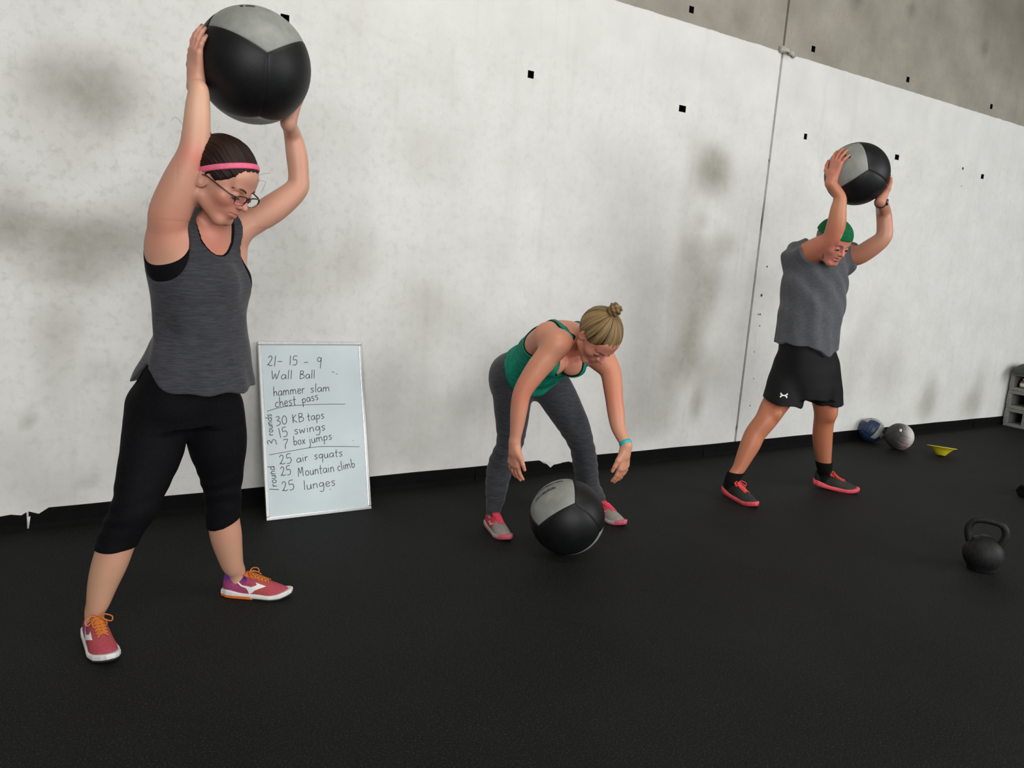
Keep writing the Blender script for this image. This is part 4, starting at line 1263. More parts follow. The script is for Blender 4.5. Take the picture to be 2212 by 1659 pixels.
    def hairline(Q):
        q = (Q - HC) @ HA.T / kk; s_, f_, u_ = np.abs(q[..., 0]), q[..., 1], q[..., 2]
        # keep behind a line that runs over the forehead, down the temple to the ear, then under the occiput
        fr = .070 - 2.2 * np.clip(s_ - .028, 0, 1) ** 1.3            # forward limit of hair at the height of the forehead
        lowf = np.interp(f_, [-.12, -.05, -.02, .0, .025, .045, .075, .10], [-.055, -.050, -.028, .012, .006, .026, .068, .075])
        lowf = lowf + np.where(s_ < .045, (.045 - s_) * .25 * (f_ > .03), 0)
        return (lowf - u_) * .7 * kk
    v.clip(hairline, .004)
    def strand(Q):
        q = (Q - HC) @ HA.T; ang = np.arctan2(q[..., 0], q[..., 2] + .02)
        return .0011 * np.sin(ang * 70 + 3 * np.sin(q[..., 1] * 40)) + .0008 * np.sin(ang * 31)
    v.disp(strand)
    V, F = v.net(); q = (V - HC) @ HA.T
    T = np.stack([np.arctan2(q[:, 0], q[:, 2] + .02) / 6.28 + .5, q[:, 1] + .5, np.zeros(len(V))], 1)
    mkmesh('hair', V, F, mat_hair('dark_brown_hair', (.007, .003, .0025), (.026, .010, .007)), True, T, root)
    for a, b_, c_, d_ in (((.01, .080, .075), (.0, .105, .100), (-.01, .118, .108), (-.0, .110, .118)), ((.02, .082, .06), (.012, .108, .075), (.0, .120, .065), (.0, .122, .045)),
                         ((-.05, -.13, .06), (-.06, -.17, .075), (-.06, -.185, .07), (-.055, -.19, .055))):
        MB().tube(spline([HP(*a), HP(*b_), HP(*c_), HP(*d_)], 6), [.0004] * 18 + [.0003], 4).build('hair_strand', MBR, root)
    # ---- headband: a flat ring over the hair
    pts = []
    for i in range(48):
        a = 2 * math.pi * i / 48; s_ = .0815 * math.cos(a); t_ = math.sin(a)
        f_ = .070 * t_; u_ = .030 + .066 * t_
        pts.append((s_, f_, u_))
    b = MB(); V = []; cen = HP(0, 0, .05); 
    wdt = nrm(HA[2] * .73 - HA[1] * .68)
    for (s_, f_, u_) in pts:
        d = nrm(HP(s_, f_, u_) - cen)
        # push out to the hair surface
        lo_, hi_ = .03, .16
        for _ in range(18):
            m = (lo_ + hi_) / 2
            if hb.f((cen + d * m)[None])[0] < 0: lo_ = m
            else: hi_ = m
        p = cen + d * (lo_ + .0022)
        for w, e in ((-.0085, -.0008), (-.005, .0008), (.005, .0008), (.0085, -.0008)): V.append(p + wdt * w + d * e)
    F = [(4 * i + j, 4 * ((i + 1) % 48) + j, 4 * ((i + 1) % 48) + j + 1, 4 * i + j + 1) for i in range(48) for j in range(3)]
    o = b.add(V, F).build('headband', plain('pink_elastic', (.72, .12, .22), .6, sc=80, var=.1), root); so = o.modifiers.new('s', 'SOLIDIFY'); so.thickness = .002; so.offset = 0
    # ---- glasses
    MGF = plain('dark_brown_spectacle_frame', (.035, .018, .012), .3); t = NT('spectacle_lens'); t.b.inputs['Transmission Weight'].default_value = 1.; t.b.inputs['IOR'].default_value = 1.02; t.base((.95, .96, .95)).set(.02)
    gl = MB(); lens = MB()
    for sg in (1, -1):
        ring = []
        for i in range(28):
            a = 2 * math.pi * i / 28; ca, sa = math.cos(a), math.sin(a); q = 3.2
            x = .0262 * math.copysign(abs(ca) ** (2 / q), ca); y = .0150 * math.copysign(abs(sa) ** (2 / q), sa)
            ring.append(HP(sg * (.0325 + x), .101 - .10 * max(0, x + .0) ** 1.0 * .6, -.004 + y))
        top = [p for p in ring]; gl.tube(ring, [.0025 if i < 15 else .0009 for i in range(28)], 6, True)
        c = sum(ring) / 28; lens.add([c] + ring, [(0, i + 1, (i + 1) % 28 + 1) for i in range(28)])
        gl.tube([HP(sg * .056, .098, .004), HP(sg * .072, .085, .005), HP(sg * .080, .045, .006), HP(sg * .0815, .005, .006), HP(sg * .080, -.012, .0)], [.0022, .0026, .0024, .002, .0018], 6)
        gl.tube([HP(sg * .010, .1, -.006), HP(sg * .008, .0985, -.013)], .0015, 5)
    gl.tube(spline([HP(-.009, .103, -.001), HP(0, .108, .002), HP(.009, .103, -.001)], 4), .0018, 6)
    go = gl.build('glasses', MGF, root); lens.build('lens', t.m, go)
    # ---- leggings
    wz = px(400, 800, 0)[2]
    kR0, kR1 = px(250, 1180, -.09), nrm(px(236, 1225, -.09) - knR); kL0, kL1 = px(484, 1124, .1), nrm(px(487, 1150, .12) - knL)
    lp = [p for p, _ in legs]; mid = 0; hipR = px(345, 890, -.02)
    lo, hi = bounds([torso] + lp); lo[2] = min(kR0[2], kL0[2]) - .08; hi[2] = wz + .08
    v = Vol(lo, hi, .005); v.add(torso, 0, .004)
    for p, k in legs: v.add(p, k, .0062)
    mid = (hipR + hipL) / 2

    def hem(Q):
        q = Q - mid; isR = (Q - kR0) @ r < ((kL0 - kR0) @ r) * .5
        uR = ((Q - kR0) @ kR1) + .30 * ((Q - kR0) @ nrm(np.cross(kR1, n))) * 1.0 * 0
        # hem dips: lower in front of the right calf, curved
        dR = (Q - kR0) @ nrm(kR1 + r * .40 - Z * .2); dL = (Q - kL0) @ nrm(kL1 + r * .34 * -1 * 0 - r * -.25)
        return np.where(isR, dR, (Q - kL0) @ nrm(kL1 - r * .30 * -1.2))
    v.clip(hem, .003); v.clip(lambda Q: Q[..., 2] - (wz + .05), .003)
    v.disp(lambda Q: .0016 * fbm(Q, 22, 5) + .0022 * np.sin(Q[..., 2] * 95 + 6 * fbm(Q, 6, 9)) * np.exp(-((Q[..., 2] - knR[2]) / .08) ** 2))
    V, F = v.net(); MLG = plain('black_legging_jersey', (.0035, .0033, .0045), .8, spec=.12, sc=120, var=.3, bump=.0006)
    mkmesh('leggings', V, F, MLG, True, None, root)
    # ---- bra and tank
    cz = lambda Q: (Q[..., 0] - ce[0]) * side[0] + (Q[..., 1] - ce[1]) * side[1]
    cf = lambda Q: (Q[..., 0] - ce[0]) * face[0] + (Q[..., 1] - ce[1]) * face[1]
    zc = lambda vpx: px(430, vpx, 0)[2]
    bl, bh = bounds([torso] + lats + bust + [p for p, _ in arms[-2:]], .06)
    NZ = zc(549)
    ncs = ((px(484, 520, -.10) - ce) @ side)

    def straps(Q, nz, xin, aoz, aw, wst=.095):
        s_ = cz(Q); z = Q[..., 2]; f_ = cf(Q); sc_ = s_ - ncs * .8
        inner = np.where(z > nz, xin * np.clip((z - nz) / .045, 0, 1) ** .38 - np.abs(sc_), -(nz - z) * .8 - .0)
        inner = np.where(z > nz, inner, np.minimum(-.002, (z - nz)))
        outer = np.abs(sc_) - (wst + aw * np.clip((aoz - z) / .15, 0, 3) ** 2.2)
        return np.maximum(inner, outer)
    def vol_top(extra=0.):
        v = Vol(np.array([bl[0], bl[1], zc(880)]), np.array([bh[0], bh[1], bh[2]]), .0042); v.add(torso, 0, extra)
        for p in lats: v.add(p, .05, extra)
        for p in bust: v.add(p, .035, extra)
        v.add(neck, .04, extra * .6)
        for p, k in arms: v.add(p, k, extra)
        return v
    v = vol_top(.0045)
    v.clip(lambda Q: straps(Q, NZ + .004, .064, zc(500), .085, .097), .003); v.clip(lambda Q: zc(660) - Q[..., 2], .003); v.clip(lambda Q: Q[..., 2] - zc(450), .003)
    V, F = v.net(); mkmesh('sports_bra', V, F, MLG, True, None, root)
    v = vol_top(.008)
    st = []
    for u, vv, hw, hb_ in ((430, 585, .145, .112), (436, 640, .146, .128), (441, 720, .141, .140), (432, 760, .160, .160), (420, 800, .178, .188), (416, 835, .186, .206), (415, 870, .188, .212)):
        p = px(u, vv, 0) - ce; st.append((p[2], p @ side, p @ face, hw, hb_))
    skirt = loft(ce, Z, side, face, st, 2.2); v.add(skirt, .03)
    v.clip(lambda Q: straps(Q, NZ, .072, zc(500), .027, .104), .003); v.clip(lambda Q: Q[..., 2] - zc(450), .003)

    def hemz(Q):
        f_ = cf(Q); s_ = cz(Q)
        zh = zc(830) + .072 * np.exp(-((f_ + .045) / .062) ** 2) + np.where(f_ < -.05, .012, 0) + .02 * np.clip(s_ / .2, 0, 1) * (f_ > 0)
        return zh - Q[..., 2]
    v.clip(hemz, .003)
    def folds(Q):
        f_ = cf(Q); s_ = cz(Q); z = Q[..., 2]; ph = (z - ce[2]) * 1.0
        w = np.clip((zc(600) - z) / .15, 0, 1)
        d = .0058 * np.sin((s_ * 34 - f_ * 26 - ph * 22) + 2.2 * fbm(Q, 5, 3)) * w * np.exp(-((f_ + .02) / .11) ** 2)
        d = d + .0035 * fbm(Q, 13, 21) * w + .004 * np.sin(np.arctan2(s_, f_) * 9 + 1.5 * fbm(Q, 4, 8)) * np.clip((zc(740) - z) / .12, 0, 1)
        return d
    v.disp(folds)
    V, F = v.net(); MT = mat_heather('charcoal_heather_jersey', (.024, .025, .031), (.056, .057, .066))
    tank = mkmesh('tank_top', V, F, MT, True, None, root)
    # ---- shoes
    up = lambda q: lerp_cols(q, [((-9, (.20, .03, .22)), (.06, (.32, .05, .15)), (.16, (.42, .075, .075)), (.27, (.40, .06, .10)))], collar=(.13, .02, .25))
    mats = dict(upper=mat_attr('magenta_knit', .75, .25, 160, .001), sole=mat_attr('white_foam', .6, .3, var=.06), out=mat_attr('orange_black_outsole', .7, .3, var=.1), lace=plain('orange_lace', (.55, .16, .02), .7, sc=200),
                tongue=plain('orange_tongue', (.52, .13, .05), .8, sc=120), logo=plain('white_print', (.75, .72, .70), .6, sc=50, var=.05), out_tint=lambda q: np.where((q[:, 0:1] < .13), np.array((.8, .17, .02)), np.array((.02, .02, .02))))
    sc_ = lambda q: np.where(((q[:, 2:3] < .013) & (q[:, 0:1] < .12)), np.array((.8, .17, .02)), np.array((.68, .67, .65)))
    bird = [[(-.075, .027), (-.066, .026), (-.040, .012), (-.014, .010), (-.004, .008), (.010, .013), (.018, .016), (.012, .024), (.054, .012), (.030, .004), (.012, -.004), (.000, -.016), (-.010, -.020), (-.016, -.006), (-.024, .003), (-.045, .008)]]
    TR, k, _ = shoe('running_shoe', hR_, hR_ + dR, .262, root, mats, up, logo=bird, logo_side=-1, sole_cols=sc_)
    TL, k, _ = shoe('running_shoe', hL_, hL_ + dL, .262, root, mats, up, logo=bird, logo_side=-1, sole_cols=sc_)
    return root


def lerp_cols(q, rows, collar=None, collar_z=.07):
    r = rows[0]; xs = [a[0] for a in r]; cs = np.array([a[1] for a in r])
    out = np.stack([np.interp(q[:, 0], xs, cs[:, j]) for j in range(3)], 1)
    if collar is not None:
        w = np.clip((q[:, 2] - collar_z + .012) / .02, 0, 1)[:, None] * (q[:, 0:1] < .10); out = out * (1 - w) + np.array(collar) * w
    return out



def tank_cut(Q, c, side, face, up, hn, xin, ho, aw, wst, soft=.05, off=0.):
    """keep-side < 0: racer tank with scoop neck (bottom hn) and arm holes (start ho), heights along up"""
    q = Q - c; s_ = q @ side - off; h = q @ up
    inner = np.where(h > hn, xin * np.clip((h - hn) / soft, 0, 1) ** .5 - np.abs(s_), np.minimum(-.002, h - hn))
    outer = np.abs(s_) - (wst + aw * np.clip((ho - h) / .15, 0, 3) ** 2.2)
    return np.maximum(inner, outer)


# =================================================================== woman bending over the ball
def woman_two():
    P = F2.P; r, n = F2.r, F2.n; px = P
    root = empty('person', F2.A, 'woman in green tank top and grey heather leggings bending down to grab a medicine ball', 'person')
    pel = px(1130, 814, .02); nk = px(1243, 726, -.30)
    u = nrm(nk - pel); shR, shL = px(1203, 742, -.40), px(1300, 775, -.19)
    side = nrm((shL - shR) * .6 + (r * .77 + n * .64) * .15); side = nrm(side - u * (side @ u)); face = np.cross(side, u)
    L = np.linalg.norm(nk - pel)
    st = [(-.11, 0, .0, .140, .105), (-.05, 0, -.012, .168, .130), (.0, 0, -.012, .170, .128), (.08, 0, -.012, .152, .112), (.16, 0, -.018, .138, .105), (.24, 0, -.026, .145, .110), (.32, 0, -.028, .152, .110), (L - .04, 0, -.020, .150, .088), (L, 0, -.01, .10, .062), (L + .02, 0, 0, .07, .05)]
    torso = loft(pel, u, side, face, st, 2.25)
    T = lambda s, h, f: pel + side * s + u * h + face * f
    bust = [ell(T(.062, L - .135, .085), np.array([side, u, face]), (.062, .066, .056)), ell(T(-.062, L - .135, .085), np.array([side, u, face]), (.062, .066, .056))]
    shoulders = [(cap(T(-.12, L - .045, -.02), shR, .055, .056), .05), (cap(T(.12, L - .045, -.02), shL, .055, .056), .05), (cap(T(-.12, L - .16, -.02), T(-.13, L - .07, -.01), .05, .05), .04), (cap(T(.12, L - .16, -.02), T(.13, L - .07, -.01), .05, .05), .04)]
    Fh = nrm(r * .60 - n * .80)
    HC = px(1292, 727, -.46); HF = nrm(Fh * .52 - Z * .85); HU = nrm(Fh * .85 + Z * .52)
    hp = head_prims(HC, HF, HU, 1.08); HP, HA = hp[4], hp[5]
    neck = cap(nk - u * .03, HP(0, -.03, -.05), .056, .052)
    # hands
    pR, pL = px(1114, 990, -.42), px(1344, 996, -.38)
    cR_, cL_ = nrm(-r * .85 - n * .75), nrm(r * .85 - n * .75)
    hR = SphereHand(pR - cR_ * .17, .17, cR_, -Z - r * .02, 1, 1.05, spread=.75); hL = SphereHand(pL - cL_ * .19, .19, cL_, -Z + r * .03, 1, 1.05, spread=.8)
    if hR.x @ r < 0: hR.x = -hR.x
    if hL.x @ r > 0: hL.x = -hL.x
    elR, elL = px(1129, 846, -.43), px(1327, 864, -.29)
    arms = [(limb([shR, px(1181, 772, -.41), px(1155, 805, -.42), elR, px(1121, 885, -.43), px(1117, 920, -.43), hR.wrist], [.058, .058, .053, .044, .041, .034, .026]), .04),
            (limb([shL, px(1318, 800, -.22), px(1324, 835, -.26), elL, px(1331, 893, -.31), px(1336, 925, -.34), hL.wrist], [.056, .052, .048, .043, .042, .035, .026]), .04)]
    f0R, f1R = onfloor(1050, 1142), onfloor(1091, 1184); dR = nrm(f1R - f0R); f0L, f1L = onfloor(1290, 1108), onfloor(1350, 1136); dL = nrm(f1L - f0L)
    hR_ = onfloor(1060, 1136) - dR * .03; hL_ = onfloor(1278, 1106)
    anR = hR_ + dR * .052 + Z * .10; anL = hL_ + dL * .052 + Z * .10
    oaR = (anR - F2.A) @ n
    lgR = limb([px(1108, 822, -0.030), px(1106, 868, -0.043), px(1105, 915, -0.057), px(1101, 958, -0.070), px(1083, 1000, -0.07 + (oaR - -0.07) * 0.25), px(1074, 1042, -0.07 + (oaR - -0.07) * 0.50), px(1070, 1082, -0.07 + (oaR - -0.07) * 0.75), anR, anR - Z * .06], [.098, .090, .075, .063, .060, .054, .040, .031, .03])
    oaL = (anL - F2.A) @ n
    lgL = limb([px(1185, 822, 0.020), px(1213, 872, 0.033), px(1240, 920, 0.047), px(1257, 962, 0.060), px(1264, 1005, 0.06 + (oaL - 0.06) * 0.33), px(1271, 1048, 0.06 + (oaL - 0.06) * 0.67), anL, anL - Z * .06], [.095, .090, .074, .060, .060, .052, .031, .03])
    legs = [(lgR, .04), (lgL, .04)]
    allp = [torso, neck] + bust + [p for p, _ in shoulders + arms + legs] + [p for p, _ in hR.prims() + hL.prims()] + [p for p, _ in hp[0]]
    lo, hi = bounds(allp)
    v = Vol(lo, hi, .0058, fine=[(HC - .14, HC + .14, .0034), (np.minimum(pR, pL) - .08, np.maximum(pR, pL) * np.array([1, 1, 1]) + np.array([.05, .08, .06]), .0042)])
    v.add(torso, 0); v.add(neck, .04)
    for p in bust: v.add(p, .02)
    v.sub(cap(T(0, L - .20, .150), T(0, L - .06, .125), .006, .012), .02)
    for p, k in shoulders + arms + legs: v.add(p, k)
    put_head(v, hp)
    for h in (hR, hL):
        for p, k in h.prims(): v.add(p, k)
    V, F = v.net(); del v
    base = (.56, .235, .145); red = (.58, .15, .10)
    sp = [(shR, .12, (.60, .27, .17), .6), (elR, .07, red, .6), (elL, .06, red, .5), (T(0, L - .03, .08), .09, red, .6), (HC + HF * .06, .10, (.60, .22, .18), .7), (T(0, L - .13, .14), .06, (.64, .33, .24), .7), (hR.wrist, .13, (.56, .27, .18), .6), (hL.wrist, .13, (.60, .32, .21), .6), (HP(0, .09, -.056), .014, (.5, .12, .1), .6)]
    mkmesh('body', V, F, SKIN, True, tint_of(V, base, sp), root)
    M_DARK = plain('dark_lashes', (.015, .008, .006), .6); ME = mat_attr('eye_surface', .2, .6, var=0.); MBR = plain('blond_brow_hair', (.16, .09, .045), .7, sc=300, var=.4)
    for sg in (1, -1): eyebrow(HP, sg, 'eyebrow', MBR, root, .0026); eye(HP, sg, 1.08, root, ME, M_DARK)
    # hair and top knot
    kk = 1.08; v = Vol(HC - .24, HC + .26, .004)
    v.add(ell(HP(0, -.014, .036), HA, np.array([.081, .102, .090]) * kk), 0); v.add(ell(HP(0, -.050, .01), HA, np.array([.066, .062, .070]) * kk), .03)

    def hairline(Q):
        q = (Q - HC) @ HA.T / kk; s_, f_, u_ = np.abs(q[..., 0]), q[..., 1], q[..., 2]
        lowf = np.interp(f_, [-.12, -.05, -.02, .0, .025, .045, .075, .10], [-.060, -.055, -.030, .008, .004, .026, .060, .068])
        return (lowf - u_) * .7 * kk
    v.clip(hairline, .004)
    v.disp(lambda Q: .0016 * np.sin(np.arctan2(((Q - HC) @ HA[0]), ((Q - HC) @ HA[1]) + .06) * 44 + 2 * np.sin(((Q - HC) @ HA[2]) * 40)))
    V, F = v.net(); q = (V - HC) @ HA.T
    Tt = np.stack([np.arctan2(q[:, 0], q[:, 1] + .05) / 6.28 + .5, q[:, 2] + .5, np.zeros(len(V))], 1)
    MH = mat_hair('blond_streaked_hair', (.014, .008, .004), (.36, .235, .10), 50.)
    hair = mkmesh('hair', V, F, MH, True, Tt, root)
    bc = HP(0, -.058, .138)
    v = Vol(bc - .08, bc + .08, .0035); v.add(ell(bc, HA, (.026, .030, .030)), 0); v.add(cap(HP(0, -.05, .10), bc, .022, .024), .015)
    v.add(cap(bc, bc + HA[2] * .035 + HA[1] * .02, .018, .006), .012); v.disp(lambda Q: .003 * np.sin(((Q - bc) @ (HA[2] + HA[0] * .7)) * 260))
    V, F = v.net(); q = (V - bc) @ HA.T; Tt = np.stack([np.arctan2(q[:, 1], q[:, 2]) / 6.28 + .5, q[:, 0] * 2 + .5, np.zeros(len(V))], 1)
    mkmesh('hair_bun', V, F, MH, True, Tt, root)
    # leggings
    lo, hi = bounds([p for p, _ in legs] + [cap(pel, pel + u * .12, .19)], .03); lo[2] = .07
    v = Vol(lo, hi, .0052); v.add(torso, 0, .004)
    for p, k in legs: v.add(p, k, .0072)
    v.clip(lambda Q: np.minimum((Q - pel) @ u - .125, Q[..., 2] - pel[2] - .05), .003); v.clip(lambda Q: .074 - Q[..., 2], .002)
    v.disp(lambda Q: .0018 * fbm(Q, 20, 4) + .0016 * np.sin(Q[..., 2] * 120 + 5 * fbm(Q, 7, 5)) * (Q[..., 2] < .5))
    V, F = v.net(); mkmesh('leggings', V, F, mat_heather('grey_heather_legging', (.018, .020, .027), (.060, .062, .070)), True, None, root)
    # tops
    lo, hi = bounds([torso] + bust + [p for p, _ in shoulders], .03)

    def tv(x):
        v = Vol(lo, hi, .0046); v.add(torso, 0, x)
        for p in bust: v.add(p, .03, x)
        v.add(neck, .04, x * .6)
        for p, k in shoulders: v.add(p, k, x)
        return v
    MBK = plain('black_bra_jersey', (.006, .006, .007), .8, spec=.15, sc=100)
    v = tv(.0042); v.clip(lambda Q: tank_cut(Q, pel, side, face, u, L - .165, .066, L - .07, .12, .103), .002); v.clip(lambda Q: (L - .25) - (Q - pel) @ u, .002)
    V, F = v.net(); mkmesh('sports_bra', V, F, MBK, True, None, root)
    v = tv(.0078)
    sk = loft(pel, u, side, face, [(.0, 0, .005, .168, .140), (.08, 0, .005, .160, .128), (.16, 0, .0, .150, .120), (.26, 0, -.01, .150, .118)], 2.2); v.add(sk, .02)
    v.clip(lambda Q: tank_cut(Q, pel, side, face, u, L - .178, .070, L - .05, .085, .094), .002)
    v.clip(lambda Q: (.075 - .02 * np.clip((Q - pel) @ face / .1, -1, 1)) - (Q - pel) @ u, .002)
    v.disp(lambda Q: .0028 * fbm(Q, 16, 8) + .003 * np.sin(((Q - pel) @ u) * 60 + ((Q - pel) @ face) * 40 + 3 * fbm(Q, 6, 2)) * ((Q - pel) @ u < .22))
    V, F = v.net(); mkmesh('tank_top', V, F, plain('green_jersey', (.006, .215, .140), .8, spec=.2, sc=60, var=.25, bump=.0008), True, None, root)
    # wristband
    w = hL.wrist; ax = nrm(px(1336, 925, -.34) - w); c = w + ax * .012; e1 = nrm(np.cross(ax, n)); e2 = np.cross(ax, e1)
    MB().lathe([(.0275, -.009), (.0300, -.008), (.0305, 0), (.0300, .008), (.0275, .009), (.0265, 0), (.0275, -.009)], c, [e1, e2, ax], 32).build('wristband', plain('turquoise_silicone', (.01, .42, .44), .45, sc=40, var=.1), root)
    # shoes
    mats = dict(upper=mat_attr('pink_grey_mesh', .7, .3, 160, .001), sole=mat_attr('grey_foam', .6, .3, var=.1), out=mat_attr('pink_outsole', .7, .3, var=.1), lace=plain('pink_lace', (.75, .06, .11), .7, sc=200), tongue=plain('pink_tongue', (.62, .04, .07), .8, sc=120), logo=plain('silver_print', (.55, .54, .50), .4, sc=50), out_tint=lambda q: np.tile(np.array((.5, .07, .1)), (len(q), 1)))
    up = lambda q: lerp_cols(q, [((-9, (.66, .045, .085)), (.145, (.66, .04, .07)), (.165, (.30, .27, .24)), (.245, (.30, .27, .24)), (.262, (.5, .10, .14)))])
    sc = lambda q: np.where(q[:, 0:1] > .235, np.array((.55, .12, .17)), np.array((.42, .39, .36)))
    lg = [[(-.045, .0), (-.02, .016), (.0, .010), (.03, .016), (.012, .0), (-.005, -.008), (-.02, .002)], [(-.06, .02), (-.03, .026), (-.03, .022), (-.06, .014)]]
    shoe('running_shoe', hR_, hR_ + dR, .262, root, mats, up, logo=lg, logo_side=-1, sole_cols=sc, bow=False)
    shoe('running_shoe', hL_, hL_ + dL, .262, root, mats, up, logo=lg, logo_side=-1, sole_cols=sc, bow=False)


# =================================================================== man with ball overhead
def man():
    P = F3.P; r, n = F3.r, F3.n; px = P
    root = empty('person', F3.A, 'man in grey t-shirt, black shorts and green cap raising a medicine ball overhead', 'person')
    face = nrm(r * .72 - n * .69); side = np.cross(Z, face)
    ce = px(1748, 680, 0)
    def sts(rows):
        out = []
        for u, v_, o, a, b in rows:
            p = px(u, v_, o) - ce; out.append((p[2], p @ side, p @ face, a, b))
        return out
    torso = loft(ce, Z, side, face, sts([(1738, 818, .0, .160, .120), (1738, 800, .0, .168, .125), (1742, 740, .0, .165, .125), (1748, 690, .0, .168, .130), (1754, 640, .0, .176, .132), (1760, 595, .0, .182, .128), (1765, 568, .0, .178, .110), (1772, 548, .0, .150, .085), (1778, 532, -.02, .09, .062)]), 2.4)
    HC = px(1799, 523, -.20); hf = nrm(r * .70 - n * .71); HF = nrm(hf * .88 - Z * .47); HU = nrm(Z * .88 + hf * .47)
    hp = head_prims(HC, HF, HU, 1.08, True, .003); HP, HA = hp[4], hp[5]
    neck = cap(px(1775, 552, -.01), HP(0, -.02, -.05), .064, .060)
    hR = SphereHand(B3, R3, -r * .66 + Z * .06 - n * .74, Z + r * .12, 1, 1.12, spread=1.5, th=1.25)
    hL = SphereHand(B3, R3, r * .82 - Z * .46 + n * .20, Z * .7 + n * .6 + r * .2, 1, 1.08)
    if (hR.x @ r) > 0: hR.x = -hR.x
    if (hL.x @ n) > 0: hL.x = -hL.x
    shR, shL = px(1722, 556, -.07), px(1828, 550, .10)
    elR, elL = px(1795, 517, -.26), px(1908, 513, .02)
    arms = [(limb([shR, px(1748, 545, -.15), px(1774, 532, -.21), elR, px(1806, 487, -.29), px(1811, 452, -.31), px(1814, 425, -.32), hR.wrist], [.075, .070, .064, .054, .053, .044, .034, .031]), .05),
            (limb([shL, px(1852, 552, .07), px(1882, 535, .04), elL, px(1911, 487, .02), px(1908, 455, .0), hL.wrist], [.070, .060, .056, .048, .045, .042, .030]), .05)]
    # feet
    f0R, f1R = onfloor(1556, 1068), onfloor(1622, 1097); dR = nrm(f1R - f0R); f0L, f1L = onfloor(1757, 1055), onfloor(1852, 1068); dL = nrm(f1L - f0L)
    hR_ = f0R + np.cross(Z, dR) * .03; hL_ = f0L + np.cross(Z, dL) * .035
    anR = hR_ + dR * .055 + Z * .125; anL = hL_ + dL * .055 + Z * .13
    oaR = (anR - F3.A) @ n
    lgR = limb([px(1713, 795, -0.020), px(1694, 840, -0.070), px(1668, 884, -0.120), px(1654, 908, -0.170), px(1632, 936, -0.17 + (oaR - -0.17) * 0.20), px(1621, 960, -0.17 + (oaR - -0.17) * 0.40), px(1609, 985, -0.17 + (oaR - -0.17) * 0.60), px(1596, 1012, -0.17 + (oaR - -0.17) * 0.80), anR, anR - Z * .07], [.095, .090, .078, .068, .064, .062, .052, .041, .035, .034])
    oaL = (anL - F3.A) @ n
    lgL = limb([px(1772, 795, 0.050), px(1779, 840, 0.077), px(1784, 886, 0.103), px(1780, 908, 0.130), px(1777, 936, 0.13 + (oaL - 0.13) * 0.20), px(1777, 960, 0.13 + (oaL - 0.13) * 0.40), px(1779, 986, 0.13 + (oaL - 0.13) * 0.60), px(1781, 1010, 0.13 + (oaL - 0.13) * 0.80), anL, anL - Z * .07], [.095, .088, .074, .064, .063, .060, .050, .041, .036, .035])
    kneecap = [ell(px(1677, 893, -.19), np.array([r, n, Z]), (.035, .03, .04)), ell(px(1795, 895, .07), np.array([r, n, Z]), (.03, .03, .04))]
    legs = [(lgR, .04), (lgL, .04)] + [(k, .03) for k in kneecap]
    allp = [torso, neck] + [p for p, _ in arms + legs] + [p for p, _ in hR.prims() + hL.prims()] + [p for p, _ in hp[0]]
    lo, hi = bounds(allp)
    v = Vol(lo, hi, .0062, fine=[(HC - .13, HC + .13, .0036), (np.array([lo[0], lo[1], B3[2] - .15]), np.array([hi[0], hi[1], B3[2] + .16]), .0042)])
    v.add(torso, 0); v.add(neck, .04)
    for p, k in arms + legs: v.add(p, k)
    put_head(v, hp)
    for h in (hR, hL):
        for p, k in h.prims(): v.add(p, k)
    v.sub(ell(B3, np.eye(3), (R3 - .004,) * 3), .002)
    V, F = v.net(); del v
    base = (.46, .165, .085)
    sp = [(HP(0, .06, -.03), .10, (.60, .22, .19), .9), (hR.c * R3 + B3, .10, (.58, .22, .17), .7), (elR, .09, (.48, .14, .09), .6), (px(1812, 450, -.31), .08, (.56, .28, .16), .6), (elL, .20, (.52, .27, .19), .8), (hL.wrist, .1, (.52, .25, .19), .7), (px(1665, 895, -.15), .07, (.42, .12, .06), .5),
          (px(1790, 890, -.02), .05, (.36, .10, .06), .5), (HP(0, .09, -.056), .016, (.42, .09, .08), .6)]
    mkmesh('body', V, F, SKIN, True, tint_of(V, base, sp), root)
    M_DARK = plain('dark_lashes', (.015, .008, .006), .6); ME = mat_attr('eye_surface', .2, .6, var=0.); MBR = plain('grey_brow_hair', (.16, .12, .09), .7, sc=300, var=.4)
    for sg in (1, -1): eyebrow(HP, sg, 'eyebrow', MBR, root); eye(HP, sg, 1.08, root, ME, M_DARK)
    # short grey hair under the cap
    v = Vol(HC - .15, HC + .15, .004); v.add(ell(HP(0, -.016, .022), HA, np.array([.077, .096, .085]) * 1.08), 0)
    v.clip(lambda Q: np.interp(((Q - HC) @ HA[1]) / 1.08, [-.12, -.05, -.02, .0, .02, .03], [-.045, -.045, -.02, .014, .03, .2]) * 1.08 - (Q - HC) @ HA[2], .003)
    v.disp(lambda Q: .0012 * fbm(Q, 200, 3))
    V, F = v.net(); Tt = np.stack([V[:, 0] * .5, V[:, 2], V[:, 1]], 1); mkmesh('hair', V, F, mat_hair('short_grey_hair', (.05, .045, .04), (.20, .18, .16)), True, Tt, root)
    v = Vol(HC - .16, HC + .17, .004); v.add(ell(HP(0, -.012, .032), HA, np.array([.084, .109, .095]) * 1.08), 0)
    capn = nrm(HU * 1. - HF * -.12)
    v.clip(lambda Q: .040 * 1.08 + .35 * np.clip(-(((Q - HC) @ HA[1])), -.1, .2) * 0 - .10 * ((Q - HC) @ HA[1]) * -1 - ((Q - HC) @ HA[2]), .003)
    v.disp(lambda Q: .0018 * fbm(Q, 26, 6))
    V, F = v.net(); mkmesh('cap', V, F, plain('green_knit_cap', (.003, .105, .035), .85, spec=.2, sc=90, var=.25, bump=.0008), True, None, root)
